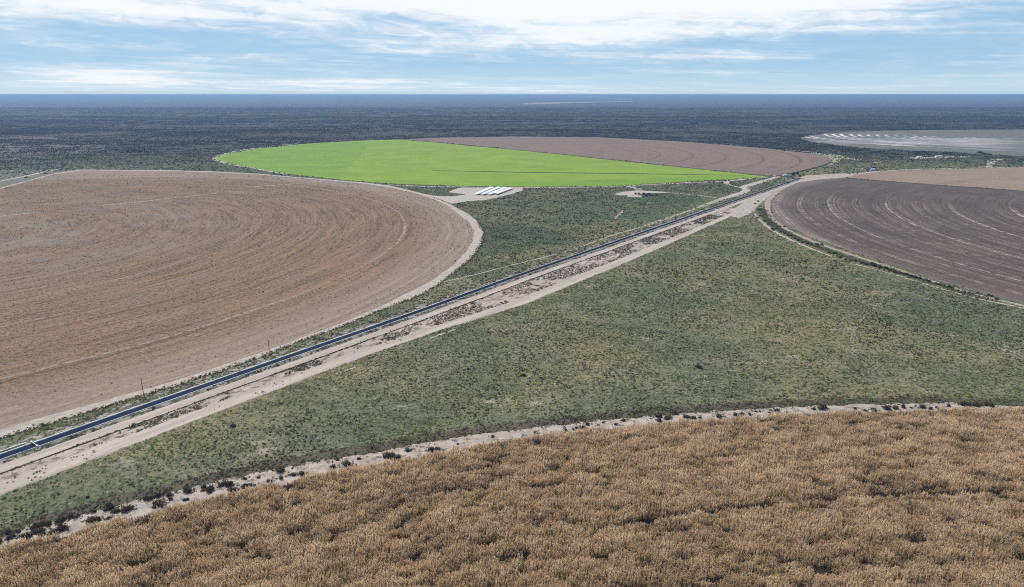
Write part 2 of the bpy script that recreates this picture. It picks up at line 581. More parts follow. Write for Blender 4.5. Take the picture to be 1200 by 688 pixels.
g_edge = at(430, 166); g_edge2 = at(400, 212)
aw0 = math.atan2(g_edge2[1] - C_GREEN[1], g_edge2[0] - C_GREEN[0])
M['green'] = mat_field('lush_crop', (.215, .315, .036), (.19, .285, .034), (.15, .235, .03), rings=[(250, .6), (325, .5), (400, .5), (520, .3)], ring_col=(.07, .17, .02), ring_w=3.0,
                       band=.03, speck=.15, extra=green_extra, ringnoise=(.5, .66), ringamt=.6)
sheet('green_field', ats(GREEN), .05, M['green'], 5, 3.5, 14, 5, C_GREEN, 'bright green part of the distant circular crop field', 'field')
# darker older quarter to the west
GW = [(258, 186), (264, 181.6), (300, 175), (360, 169), (434, 165.6), (425, 178), (415, 190), (405, 200), (397, 209.6), (330, 202), (277, 192)]
M['green2'] = mat_field('dense_crop', (.175, .29, .034), (.155, .26, .032), (.125, .22, .028), rings=[(250, .6), (325, .7), (400, .7), (470, .4)], ring_col=(.055, .14, .015), ring_w=4.0,
                        band=.03, speck=.2, ringnoise=(.45, .62), ringamt=.7, extra=lambda t, p, r, th, c: t.mix(t.math('MULTIPLY', t.step(t.noise(t.mul(p, (.1, 1, 1)), .03, 4, .6), .48, .7), .5), c, (.215, .33, .032)))
sheet('green_crop_sector', ats(GW), .10, M['green2'], 5, 4.0, 14, 6, C_GREEN, 'deeper green western sector of the green field', 'field')
GS = [(560, 218.2), (610, 213.5), (680, 211.2), (740, 209.6), (800, 207.6), (860, 206.5), (893, 207.2), (850, 210.3), (800, 212.8), (740, 216.3), (680, 218), (620, 218.3)]
sheet('green_crop_corner', ats(GS), .10, M['green2'], 8, 4.0, 30, 7, C_GREEN, 'deeper green corner of the green field beside the canal track', 'field')
ribbon('field_ditch', ats([(507, 199.8), (560, 201), (620, 202.2), (700, 203.2), (790, 204.2), (872, 205.6)]), [2, 9, 10, 9, 8, 3], .15, mat_sand('ditch_crop_gap', (.06, .10, .025), (.03, .055, .02)), 2.5, 25, 31, 8,
       'long thin dark line crossing the green field', 'ditch')

# ---- brown field
M['brown'] = mat_field('stubble', (.222, .158, .122), (.20, .146, .115), (.155, .112, .09), rings=[(190, .6), (255, .7), (310, .7), (375, .9), (440, .8), (510, .8), (577, .9)], ring_col=(.05, .036, .03), ring_w=4.0,
                       band=.03, speck=.4, ringnoise=(.42, .58), ringamt=.75)
sheet('stubble_field', ats(BROWN), .05, M['brown'], 8, 1.0, 12, 8, C_GREEN, 'far brown stubble sector behind the green field', 'field')
ribbon('track', ats([(968, 193.5), (976, 189), (977, 186), (970, 182.5), (950, 178.3), (920, 175)]), [16, 22, 26, 26, 16, 8], .03, M['track'], 3, 20, 12, 8, 'pale track round the far end of the brown stubble field')
ribbon('track', ats([(965, 180), (985, 184.5), (1000, 187), (1012, 187.2)]), [30, 34, 22, 6], .06, M['track'], 4, 20, 13, 8, 'pale bare spur pointing right from the brown stubble field')
ribbon('field_margin', ats([(905, 206.8), (925, 203.6), (945, 199.2), (966, 194), (974, 190)]), 6, .09, M['ditch'], 1.5, 12, 14, 6, 'dark weedy edge of the brown stubble field', 'margin')
ribbon('field_margin', ats([(471, 163.5), (560, 171.4), (650, 180), (740, 189.8), (830, 199.2), (903, 206.8)]), 9, .09, mat_sand('weedy_edge', (.10, .095, .05), (.055, .05, .035)), 3, 14, 15, 8,
       'dark seam between the green crop and the brown stubble', 'margin')
ribbon('track', ats([(335, 204.6), (300, 197.6), (270, 192.5), (256, 189), (251.5, 186), (258, 181.5), (275, 177.2), (300, 173.4), (330, 170), (360, 167.4)]), [5, 7, 9, 11, 12, 11, 12, 12, 9, 4], .03, M['gravel'], 2, 14, 16, 6,
       'pale track rounding the western tip of the green field')
ribbon('track', ats([(455, 216.6), (500, 218.6), (560, 219.4), (620, 219.6), (680, 219.6), (735, 217.8), (790, 214.8), (845, 212.8), (870, 210.4), (900, 207.6)]), [7, 8, 8, 7, 6, 7, 8, 7, 6, 6], .03, M['gravel'], 1.5, 10, 17, 6,
       'pale narrow track along the near edge of the green field')

# ---- dark ploughed field and its tan neighbour
rings = []
for u, a in [(907, .9), (911, .95), (914, .8), (919, .35), (926, .3), (934.5, .7), (938, .75), (947, .25), (955, .55), (957.5, .45), (966, .3), (970.5, 1), (973.5, .6), (977, .6), (982, .55), (989, .25), (999.5, .55),
             (1003, .5), (1008, .5), (1011, .45), (1023, .6), (1027, .5), (1033, .3), (1038, 1), (1042, .75), (1051, .4), (1054, .45), (1060, .25), (1069, .6), (1073, .45), (1081.5, .6), (1085, .35), (1093, .4), (1096, .4), (1105, .4),
             (1111.5, 1), (1114, .7), (1123, .3), (1140, .5), (1143, .35), (1154, .25), (1163, .5), (1167, .45), (1172, .3), (1183, 1), (1187, .8)]:
    q = at(u, 238); rings.append((round(math.hypot(q[0] - C_DARK[0], q[1] - C_DARK[1]), 1), a if a > .85 else a * .72))
q = at(930, 227); th_top = math.atan2(q[1] - C_DARK[1], q[0] - C_DARK[0])


def dark_mask(t, p, r, th):
    # tracks fade in the wedge worked last (th just below pi)
    tp = t.math('ADD', th, t.math('MULTIPLY', t.math('LESS_THAN', th, 0.0), 2 * math.pi))
    k = t.step(tp, th_top - .03, th_top + .10, .12, 1.0)
    far = t.step(tp, math.pi + .9, math.pi + .25, .45, 1.0)
    return t.math('MULTIPLY', k, far)


def dark_extra(t, p, r, th, c):
    n = t.noise(t.comb(t.math('MULTIPLY', r, .03), t.math('MULTIPLY', th, 5.0)), 1.0, 5, .65)
    c = t.mix(t.math('MULTIPLY', t.step(n, .45, .7), .5), c, (.06, .051, .05))
    e = t.step(r, 560.0, 588.0)
    return t.mix(t.math('MULTIPLY', e, .55), c, (.20, .165, .145))


M['dark'] = mat_field('dark_tilled_soil', (.128, .101, .083), (.105, .084, .071), (.07, .056, .049), rings=rings, ring_col=(.44, .375, .315), ring_w=1.5, band=.06, speck=.55,
                      ring_mask=dark_mask, extra=dark_extra, ringnoise=(.38, .62), ringamt=.88)
sheet('tilled_field', ats(DARK), .05, M['dark'], 4, 1.0, 8, 9, C_DARK, 'dark grey tilled field with pale curved wheel tracks', 'field')
ribbon('perimeter_road', ats(RING), [16, 12, 9, 8, 7, 6, 5, 4.5, 4, 4, 3.5, 3.5, 3.5, 3.5], .025, mat_sand('grey_sand', (.36, .30, .265), (.27, .225, .2)), .9, 6, 21, 4, 'sandy margin curving round the dark tilled field', 'road')
M['tan'] = mat_field('tan_stubble', (.30, .215, .165), (.27, .20, .155), (.19, .135, .105), speck=.5, band=.04)
sheet('tan_field', ats(TAN), .055, M['tan'], 6, 1.5, 14, 10, C_DARK, 'tan stubble field behind the dark tilled field', 'field')
ribbon('field_margin', ats([(994, 208.9), (1066.7, 214.5), (1116.7, 218.2), (1166.7, 221.3), (1200, 224.2), (1270, 229.7)]), 5, .09, M['ditch'], 1.8, 10, 22, 5, 'dark weedy seam between the tan and the dark field', 'margin')


# ---- pale field with white arcs far right
def pale_mask(t, p, r, th):
    tp = t.math('ADD', th, t.math('MULTIPLY', t.math('LESS_THAN', th, 0.0), 2 * math.pi))
    return t.math('MULTIPLY', t.step(tp, math.pi - .75, math.pi - .35), t.step(tp, math.pi + 1.1, math.pi + .6))


prings = []
for u, a in [(953, .9), (963, .9), (985.5, .8), (995, .9), (1004, .9), (1015.5, .8), (1025, .85), (1034.5, .8), (1045, .8), (1055, .8), (1066, .8), (1076, .85), (1086.5, .8), (1097, .8), (1107, .85), (1117.5, .8), (1127.5, .8), (1138, .8),
             (1148, .7), (1158, .7), (1179, .9), (1191, .8)]:
    q = at(u, 162); prings.append((round(math.hypot(q[0] - C_PALE[0], q[1] - C_PALE[1]), 1), a))


def pale_extra(t, p, r, th, c):
    n = t.noise(p, .006, 4, .6)
    c = t.mix(t.step(n, .4, .65), c, (.13, .138, .105))
    x, y, z = t.sep(p)
    k = t.math('MULTIPLY', t.step(y, -330.0, -230.0), t.step(y, -60.0, -140.0))
    n2 = t.noise(t.mul(p, (.15, 1, 1)), .04, 5, .7)
    return t.mix(t.math('MULTIPLY', k, t.step(n2, .45, .68)), c, (.40, .365, .325))


M['pale'] = mat_field('chalky_soil', (.165, .156, .134), (.152, .14, .124), (.10, .094, .088), rings=prings, ring_col=(.82, .78, .72), ring_w=6.5, band=.02, speck=.3, ring_mask=pale_mask,
                      extra=pale_extra, ringnoise=(.15, .3))
sheet('chalky_field', ats(PALE), .05, M['pale'], 12, 3, 30, 11, C_PALE, 'pale grey circular field with white arcs far away at the right', 'field')
sheet('far_field', ats([(610, 121.5), (625, 120.3), (660, 119.7), (745, 118.4), (740, 119.4), (690, 120.2), (650, 121.6), (615, 122.4)]), .05, M['track'], 200, 40, 300, 12, None, 'thin pale clearing close to the horizon', 'field')

# ---- sand strip, maize ground, brown grass band
maize_edge = ats(MAIZE_EDGE, 1.5)
strip_top = ats(STRIP_TOP)
sheet('sandy_verge', strip_top + [(p[0], p[1] - 9) for p in maize_edge[::-1]], .05, mat_sand('strip_sand', (.44, .375, .315), (.31, .26, .215), veg=(.15, .13, .095), vegamt=.09), 1.0, 2.0, 4.0, 13, None, 'pale sand strip with dark shrubs between the grass and the tan crop', 'verge')
band_top = [(p[0] - 1.5, p[1] + 6.0) for p in strip_top]
sheet('dry_grass', band_top + [(p[0], p[1] - 1) for p in strip_top[::-1]], .025, M['drygrass'], 2, 1.5, 5, 14, None, 'dull brown grass band along the sand strip', 'grass')
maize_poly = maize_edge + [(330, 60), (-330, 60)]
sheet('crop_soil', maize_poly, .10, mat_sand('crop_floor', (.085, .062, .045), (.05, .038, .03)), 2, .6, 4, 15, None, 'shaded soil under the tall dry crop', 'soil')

# ---- canal and its roads, in the canal frame
M['concrete'] = plain('canal_concrete', (.62, .60, .57), .85, .2, 0, .18, .8)
M['lip'] = mat_sand('weathered_concrete_lip', (.56, .545, .52), (.42, .40, .375), along=.25, veg=(.16, .145, .12), vegamt=.05)
M['liner'] = plain('dark_liner', (.05, .055, .07), .5, .4, 0, .3, .5)


def mat_water():
    m, t = newmat('canal_water')
    p = t.obj()
    n = t.noise(t.mul(p, (.4, 1, 1)), 1.2, 4, .6)
    n2 = t.noise(p, .02, 3)
    c = t.mix(n2, (.011, .016, .038), (.017, .023, .044))
    xs, ys, zs = t.sep(p)
    c = t.mix(t.step(xs, 90.0, 280.0), c, (.007, .009, .017))
    df = t.n.new('ShaderNodeBsdfDiffuse'); t.put(df.inputs[0], c)
    gl = t.n.new('ShaderNodeBsdfGlossy'); gl.inputs['Roughness'].default_value = .06; gl.inputs['Color'].default_value = (.55, .7, 1, 1); t.put(gl.inputs['Normal'], t.bump(n, .05, .05))
    mx = t.n.new('ShaderNodeMixShader'); mx.inputs[0].default_value = .035
    t.l.new(df.outputs[0], mx.inputs[1]); t.l.new(gl.outputs[0], mx.inputs[2])
    t.out(mx.outputs[0])
    return m


M['water'] = mat_water()
local_strip('canal_bank', lambda s: [(-9.5 + wob(s, 1, 1.0), .03), (-4.2, .32), (-2.9, .40), (2.9, .40), (3.8, .32), (5.4 + wob(s, 2, .5), .03)], S0, S1, M['bank'], 'low weedy bank carrying the narrow blue canal', 'bank')
local_strip('water', lambda s: [(-1.95, .46), (1.85, .46)], S0, S1, M['water'], 'dark blue water of the straight irrigation canal', 'water')
local_strip('canal_lining', lambda s: [(-2.85 + lipk(s) - wob(s, 3, .12), .41), (-2.75 + lipk(s), .66), (-2.05, .68), (-1.9, .44)], S0, S1, M['lip'], 'white concrete lip on the far side of the canal', 'canal lining')
local_strip('canal_lining', lambda s: [(1.82, .44), (1.95, .60), (2.35 - .4 * lipk(s), .60), (2.5 - .4 * lipk(s), .42)], S0, S1, M['lip'], 'white concrete lip on the near side of the canal', 'canal lining')
local_strip('sandy_ground', lambda s: [(3.4, .02), (lower_o(s) + wob(s, 5, .8), .02)], S0, 690, M['verge'], 'pale sandy ground dotted with dry weeds beside the canal', 'verge')
local_strip('dirt_road', lambda s: [(5.2 + wob(s, 6, .35), .055), (11.3 + wob(s, 7, .45), .055)], S0, S1, M['road'], 'pale dirt service road right beside the canal', 'road')
local_strip('ditch', lambda s: [(11.5 + wob(s, 8, .35), .06), (12.3 + wob(s, 9, .55, 5), .06)], S0, 640, M['ditch'], 'thin dark weedy ridge along the service road', 'ditch')


def lr(s):
    return float(np.interp(s, [-170, 140, 195, 260, 370, 460, 545, 620, 660], [8.5, 8, 7, 9, 9.5, 8.5, 7, 7, 6]))


local_strip('dirt_road', lambda s: [(lower_o(s) - lr(s) - .5 + wob(s, 10, .7), .055), (lower_o(s) - .6 + wob(s, 11, .6), .055)], S0, 668, M['road'], 'pale dirt track along the lower edge of the sandy ground', 'road')
# junction at the far end and the roads on from it
sheet('road_junction', ats([(848, 252), (862, 243), (880, 232), (905, 221), (930, 210), (945, 205.6), (965, 204.5), (990, 203.2), (1000, 205.8), (990, 208.2), (960, 210.4), (935, 213.8), (918, 219), (905, 226), (898, 233), (884, 245), (880, 250), (866, 256)]),
      .08, mat_sand('trodden_junction', (.45, .385, .33), (.33, .28, .235), veg=(.15, .135, .10), vegamt=.07), 2, 3.0, 7, 16, None, 'pale sandy junction of tracks at the end of the canal', 'road')
ribbon('dirt_road', ats([(985, 205.5), (1005, 203.6), (1025, 201.3), (1065, 198.6), (1110, 197.6), (1160, 196.3), (1300, 194.8)]), [14, 9, 7, 6, 5, 4, 4], .085, M['sand'], 1.2, 10, 23, 6, 'pale road along the far edge of the tan field', 'road')
ribbon('track', ats([(880, 243), (884, 250), (889.5, 257.5), (898, 264.5), (909, 272.3), (921, 278.6), (931.5, 283.5), (945, 289), (961, 295.5), (975, 300.5)]), [4, 3, 1.6, 1.2, 3.2, 3.6, 3.6, 3.2, 3, 2], .03, M['sand'], .9, 5, 24, 3,
       'pale track skirting the shrubs round the dark field')
ribbon('track', ats([(1003, 310), (1030, 317), (1060, 325.5), (1090, 334.5), (1113, 341), (1135, 347.5), (1160, 353), (1200, 361), (1300, 384)]), [1.4, 1.8, 1.5, 1.8, 1.8, 2.4, 3, 2.4, 2], .03, M['sand'], .8, 5, 25, 3,
       'pale track skirting the dark field near the right edge')
ribbon('weedy_margin', ats([(893, 244), (895, 250), (903, 260), (915, 269.5), (940, 282), (970, 293.5), (1000, 304), (1040, 315), (1080, 327.5), (1120, 339.5), (1160, 350)]), [9, 11, 11, 9, 8, 7, 6, 5, 5, 5, 4], .02,
       mat_sand('green_weeds', (.075, .10, .045), (.05, .06, .035), veg=(.30, .25, .2), vegamt=.02), 1.2, 6, 26, 3, 'green weedy margin of the dark tilled field', 'margin')
# small tracks north of the canal
ribbon('track', ats([(519, 330.8), (543.6, 325.2), (572.6, 317.8), (600, 310.5), (643.6, 300), (670, 293.5), (702, 281.5), (722, 274), (744, 268.5), (790, 253), (829, 239.5), (845, 233), (861, 229)]), [1.6, 1.8, 1.6, 1.8, 2.2, 2.6, 4, 5, 4.5, 5, 7, 8, 8], .02, M['track'], 1.0, 6, 27, 3,
       'faint pale track through the scrub north of the canal')
ribbon('track', ats([(845, 233.4), (858, 229.5), (868, 226.4), (874.5, 224), (874, 221), (870.5, 219.3), (880, 216.2), (893, 212.8), (912, 206.8)]), [8, 10, 10, 12, 12, 12, 8, 8, 8], .035, M['gravel'], 1.2, 8, 28, 4, 'pale winding track beside the far end of the canal')
ribbon('track', ats([(869, 220.2), (860, 218), (852, 215.8), (850.5, 213.6), (854, 211.9), (872, 209.7)]), [5, 5, 7, 9, 7, 5], .05, M['gravel'], 1.0, 8, 29, 4, 'pale curved track linking the canal road to the green field')
ribbon('track', ats([(782, 225.6), (800, 227.2), (820, 229), (842, 232)]), [4, 3.5, 3, 3], .02, M['gravel'], 1.2, 8, 30, 4, 'thin pale track between the clearing and the canal')
sheet('clearing', ats([(720, 227.8), (728, 225.2), (740, 223.6), (752, 223.4), (765, 224), (780, 225), (782, 226.2), (768, 226.4), (756, 226.8), (745, 228.5), (753, 229.6), (752, 231.4), (742, 231.2), (734, 230), (737, 228.4), (727, 229)]), .02, M['gravel'], 4, 2, 10, 18, None,
      'pale bare clearing in the scrub near the green field', 'clearing')
ribbon('track', ats([(733, 217.8), (742, 219.6), (748, 221.6), (751, 224)]), [8, 10, 9, 10], .03, M['gravel'], 1.5, 8, 31, 4, 'short pale track from the green field into the clearing')
sheet('gravel_pad', ats([(488, 224.4), (497, 227.2), (507, 229.4), (530, 230.2), (546, 228.2), (536, 226.6), (524, 225.4), (531, 222.5), (541, 219.9), (612, 219.9), (613, 223.5), (599, 227.5), (582, 232), (570, 234.2), (547, 236), (530, 239.2), (512, 232.5)]), .02, M['gravel'], 4, 2.5, 12, 19, None,
      'pale bare pad under the solar rows', 'pad')
ribbon('track', ats([(-30, 218.5), (0, 212.3), (30, 206.5), (60, 199.5), (76, 196.8)]), [6, 6, 6, 7, 10], .06, M['gravel'], 1.2, 10, 32, 5, 'straight pale track beyond the upper left edge of the harvested field')
sheet('fallow_ground', ats([(-60, 200), (0, 199.4), (60, 198.6), (97, 198.6), (60, 204), (0, 220.5), (-60, 235)]), .032, mat_sand('fallow_soil', (.165, .158, .125), (.115, .112, .085), veg=(.09, .09, .065), vegamt=.05), 6, 3, 15, 33, None,
      'grey fallow wedge at the upper left of the harvested field', 'ground')
sheet('bare_steppe', ats([(-120, 160), (-40, 157.5), (20, 158.5), (70, 162), (105, 167), (128, 172), (118, 176), (90, 180), (60, 185), (10, 189), (-60, 188), (-130, 178)]), .015,
      mat_sand('brown_steppe_soil', (.105, .085, .075), (.072, .062, .054), veg=(.035, .037, .03), vegamt=.05), 10, 25, 60, 41, None, 'dull brown bare patch in the steppe at far left', 'ground')
ribbon('track', ats([(1175, 186), (1166, 187.4), (1162, 189.4), (1161, 193), (1158, 196.6)]), [10, 18, 12, 8, 10], .03, M['gravel'], 2, 12, 34, 4, 'short pale track joining the tan field road from behind')
sheet('bare_yard', ats([(1056, 186), (1072, 184.2), (1098, 183.7), (1120, 183.2), (1142, 182.6), (1130, 184.6), (1105, 185.6), (1080, 186), (1062, 186.8)]), .02, M['gravel'], 6, 5, 20, 35, None, 'pale bare yard of the small blue roofed building', 'yard')
ribbon('track', ats([(1024, 190.8), (1030, 190), (1036, 189.4)]), 5, .03, M['gravel'], 1.5, 8, 36, 4, 'tiny pale bare streak in the far scrub')
ribbon('track', ats([(1003, 420), (1000, 404), (998, 390), (1007, 378), (1019, 366), (1032, 352), (1048, 340)]), [.8, 2.0, 1.4, 1.0, .8, 1.0, .6], .02, mat_sand('faint_trail', (.27, .245, .175), (.19, .18, .125), veg=(.12, .125, .075), vegamt=.10), 1.3, 3, 39, 2, 'faint bare animal trail through the green pasture at right')
ribbon('track', ats([(718, 262), (719.5, 258), (722, 254), (727, 250.5), (730, 246)]), [1, 1.6, 1.6, 2.6, 1], .02, M['track'], 1.2, 4, 40, 2, 'faint pale scrape in the scrub north of the canal')
# short bare scrapes on the grass below the canal
ribbon('track', ats([(504, 396.5), (518, 391.5), (538, 384.5)]), [.8, 1.6, 1.2], .02, M['sand'], .4, 3, 37, 2, 'short bare scrape in the grass below the sandy ground')
ribbon('track', ats([(394, 438), (405, 434.5), (417, 430)]), [.6, 1.2, .8], .02, M['sand'], .4, 3, 38, 2, 'second short bare scrape nearer the camera')

# ------------------------------------------------------------------ plant materials
def mat_leaf(name, cols, trans=.25, var=.25, attr='tone', nscale=.8):
    """cols: list of (pos, colour); the ramp is driven by each plant's own tone"""
    m, t = newmat(name)
    a = t.n.new('ShaderNodeAttribute'); a.attribute_type = 'INSTANCER'; a.attribute_name = attr
    if attr == 'random':
        f = t.n.new('ShaderNodeObjectInfo').outputs['Random']
    else:
        f = a.outputs['Fac']
    r = t.n.new('ShaderNodeValToRGB')
    e = r.color_ramp.elements
    while len(e) < len(cols): e.new(.5)
    for k, (p, c) in enumerate(cols): e[k].position = p; e[k].color = (*c, 1)
    t.put(r.inputs[0], f)
    n = t.noise(t.obj(), nscale, 3, .6)
    k = t.step(n, .3, .7, 1 - var, 1 + var)
    c = t.vmath('MULTIPLY', r.outputs[0], t.comb(k, k, k))
    d = t.n.new('ShaderNodeBsdfDiffuse'); t.put(d.inputs[0], c)
    if trans > 0:
        tr = t.n.new('ShaderNodeBsdfTranslucent'); t.put(tr.inputs[0], c)
        mx = t.n.new('ShaderNodeMixShader'); mx.inputs[0].default_value = trans
        t.l.new(d.outputs[0], mx.inputs[1]); t.l.new(tr.outputs[0], mx.inputs[2])
        t.out(mx.outputs[0])
    else:
        t.out(d.outputs[0])
    return m


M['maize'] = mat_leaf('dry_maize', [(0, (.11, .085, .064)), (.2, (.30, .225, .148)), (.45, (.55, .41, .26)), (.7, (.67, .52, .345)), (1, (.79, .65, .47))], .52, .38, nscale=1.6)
M['scrub'] = mat_leaf('scrub_leaf', [(0, (.06, .062, .042)), (.22, (.12, .125, .072)), (.5, (.175, .18, .095)), (.75, (.22, .24, .09)), (.9, (.18, .28, .055)), (1, (.52, .46, .34))], .35, .25)
M['weed'] = mat_leaf('dry_weed', [(0, (.075, .058, .047)), (.5, (.17, .138, .10)), (.8, (.15, .165, .085)), (1, (.36, .30, .22))], .3, .25)
M['bush'] = mat_leaf('steppe_bush', [(0, (.022, .026, .02)), (.5, (.042, .046, .033)), (1, (.08, .08, .055))], .1, .25)
M['shrub'] = mat_leaf('shrub_leaf', [(0, (.055, .045, .037)), (.45, (.085, .066, .052)), (.8, (.09, .08, .055)), (1, (.14, .115, .085))], .2, .3, 'random')
M['tree'] = mat_leaf('tree_leaf', [(0, (.03, .036, .028)), (1, (.06, .068, .045))], .12, .3, 'random')
M['bark'] = plain('bark', (.09, .07, .055), .9, .1, 0, .3)


# ------------------------------------------------------------------ plant meshes (not linked: only instanced)
def maize_clump(seed):
    r = random.Random(seed); vs = []; fs = []
    for _ in range(10):
        x, y = r.uniform(-.75, .75), r.uniform(-.75, .75)
        h = r.uniform(1.35, 2.4); lx, ly = r.gauss(0, .14), r.gauss(0, .14)
        a = r.uniform(0, 6.28); w = .035
        b = len(vs)
        for zz, ww in ((0, w), (h, w * .5)):
            for k in range(3):
                t = a + k * 2.094
                vs.append((x + lx * zz / h + ww * math.cos(t), y + ly * zz / h + ww * math.sin(t), zz))
        fs += [(b + k, b + (k + 1) % 3, b + 3 + (k + 1) % 3, b + 3 + k) for k in range(3)]
        for q in range(8):
            z0 = h * (.25 + .66 * q / 7) + r.uniform(-.05, .05)
            t = a + q * 2.6 + r.uniform(-.5, .5)
            ln = r.uniform(.22, .42); lw = r.uniform(.045, .085)
            dx, dy = math.cos(t), math.sin(t); px, py = -dy, dx
            bx, by = x + lx * z0 / h, y + ly * z0 / h
            b = len(vs)
            up = r.uniform(.12, .34); dn = r.uniform(-.15, .4)
            for d, zz, ww in ((0, 0, lw * .6), (ln * .45, up, lw), (ln, -dn, .01)):
                vs.append((bx + dx * d + px * ww, by + dy * d + py * ww, z0 + zz))
                vs.append((bx + dx * d - px * ww, by + dy * d - py * ww, z0 + zz))
            fs += [(b, b + 1, b + 3, b + 2), (b + 2, b + 3, b + 5, b + 4)]
        b = len(vs); tx, ty = x + lx, y + ly
        for k in range(4):
            t = a + k * 1.6; d = r.uniform(.08, .2)
            vs += [(tx, ty, h - .06), (tx + d * math.cos(t), ty + d * math.sin(t), h + r.uniform(.18, .35)), (tx + .07 * math.cos(t + 1.5), ty + .07 * math.sin(t + 1.5), h + .05)]
            fs.append((b + 3 * k, b + 3 * k + 1, b + 3 * k + 2))
    return vs, fs


def leaf_cloud(seed, n, rad, hgt, leaf, flat=.0, blobs=5):
    """uneven crown of many small leaf faces: blobs of different size round the middle"""
    r = random.Random(seed); vs = []; fs = []
    bl = []
    for k in range(blobs):
        a = r.uniform(0, 6.28); d = rad * r.uniform(.15, .62) if k else 0
        bl.append((d * math.cos(a), d * math.sin(a), hgt * r.uniform(.3, .6), rad * r.uniform(.4, .62), hgt * r.uniform(.32, .48)))
    for _ in range(n):
        bx, by, bz, br, bh = r.choice(bl)
        u = r.uniform(-.75, 1); t = r.uniform(0, 6.28); q = math.sqrt(max(0, 1 - u * u)); k = r.uniform(.55, 1.06)
        p = Vector((bx + br * q * math.cos(t) * k, by + br * q * math.sin(t) * k, max(.02, bz + bh * u * k)))
        nrm = Vector((q * math.cos(t), q * math.sin(t), u + .35)) + Vector((r.gauss(0, .5), r.gauss(0, .5), r.gauss(0, .5)))
        nrm.normalize()
        e1 = nrm.orthogonal().normalized(); e2 = nrm.cross(e1)
        g = r.uniform(0, 6.28); c, s = math.cos(g), math.sin(g)
        a1 = (e1 * c + e2 * s) * leaf * r.uniform(.7, 1.4); a2 = (e2 * c - e1 * s) * leaf * r.uniform(.35, .8)
        b = len(vs)
        vs += [p - a1, p - a2 * .8, p + a1, p + a2]
        fs.append((b, b + 1, b + 2, b + 3))
    return [tuple(v) for v in vs], fs


def grass_tuft(seed, n=26, rad=.45, h=.55):
    r = random.Random(seed); vs = []; fs = []
    for _ in range(n):
        a = r.uniform(0, 6.28); d = rad * math.sqrt(r.random()); t = r.uniform(0, 6.28)
        x, y = d * math.cos(a), d * math.sin(a); hh = h * r.uniform(.5, 1.15); w = r.uniform(.03, .07)
        lx, ly = r.gauss(0, .18) + .3 * x, r.gauss(0, .18) + .3 * y
        px, py = math.cos(t) * w, math.sin(t) * w
        b = len(vs)
        vs += [(x - px, y - py, 0), (x + px, y + py, 0), (x + lx * .6 + px * .8, y + ly * .6 + py * .8, hh * .65), (x + lx * .6 - px * .8, y + ly * .6 - py * .8, hh * .65), (x + lx * 1.3, y + ly * 1.3, hh)]
        fs += [(b, b + 1, b + 2, b + 3), (b + 3, b + 2, b + 4)]
    return vs, fs


def source(name, vf, mat):
    me = bpy.data.meshes.new(name); me.from_pydata([tuple(v) for v in vf[0]], [], vf[1]); me.materials.append(mat); me.update()
    return bpy.data.objects.new(name, me)


def collection(name, objs):
    c = bpy.data.collections.new(name)
    for o in objs: c.objects.link(o)
    return c


def scatter(name, pts, coll, nvar, mat, rotz, scl, tone, label, cat, tilt=.0):
    n = len(pts)
    me = bpy.data.meshes.new(name)
    me.vertices.add(n)
    me.vertices.foreach_set('co', np.ascontiguousarray(pts, np.float32).ravel())
    rot = np.zeros((n, 3), np.float32); rot[:, 2] = rotz
    if tilt:
        rot[:, 0] = RNG.normal(0, tilt, n); rot[:, 1] = RNG.normal(0, tilt, n)
    for nm, ty, val in (('rot', 'FLOAT_VECTOR', rot), ('scl', 'FLOAT_VECTOR', np.asarray(scl, np.float32)), ('tone', 'FLOAT', np.asarray(tone, np.float32)), ('pick', 'INT', RNG.integers(0, nvar, n).astype(np.int32))):
        at_ = me.attributes.new(nm, ty, 'POINT')
        at_.data.foreach_set('vector' if ty == 'FLOAT_VECTOR' else 'value', np.ascontiguousarray(val).ravel())
    me.materials.append(mat)
    o = bpy.data.objects.new(name, me); COL.objects.link(o)
    ng = bpy.data.node_groups.new(name + '_nodes', 'GeometryNodeTree')
    ng.interface.new_socket('Geometry', in_out='INPUT', socket_type='NodeSocketGeometry')
    ng.interface.new_socket('Geometry', in_out='OUTPUT', socket_type='NodeSocketGeometry')
    gi = ng.nodes.new('NodeGroupInput'); go = ng.nodes.new('NodeGroupOutput')
    ip = ng.nodes.new('GeometryNodeInstanceOnPoints')
    ci = ng.nodes.new('GeometryNodeCollectionInfo'); ci.inputs['Collection'].default_value = coll
    ci.inputs['Separate Children'].default_value = True; ci.inputs['Reset Children'].default_value = True

    def na(nm, ty):
        k = ng.nodes.new('GeometryNodeInputNamedAttribute'); k.data_type = ty; k.inputs['Name'].default_value = nm
        return k.outputs['Attribute']
    e2r = ng.nodes.new('FunctionNodeEulerToRotation')
    ng.links.new(na('rot', 'FLOAT_VECTOR'), e2r.inputs[0])
    ng.links.new(gi.outputs[0], ip.inputs['Points'])
    ng.links.new(ci.outputs[0], ip.inputs['Instance'])
    ip.inputs['Pick Instance'].default_value = True
    ng.links.new(na('pick', 'INT'), ip.inputs['Instance Index'])
    ng.links.new(e2r.outputs[0], ip.inputs['Rotation'])
    ng.links.new(na('scl', 'FLOAT_VECTOR'), ip.inputs['Scale'])
    ng.links.new(ip.outputs[0], go.inputs[0])
    md = o.modifiers.new('scatter', 'NODES'); md.node_group = ng
    tag(o, label, cat, kind='stuff')
    return o


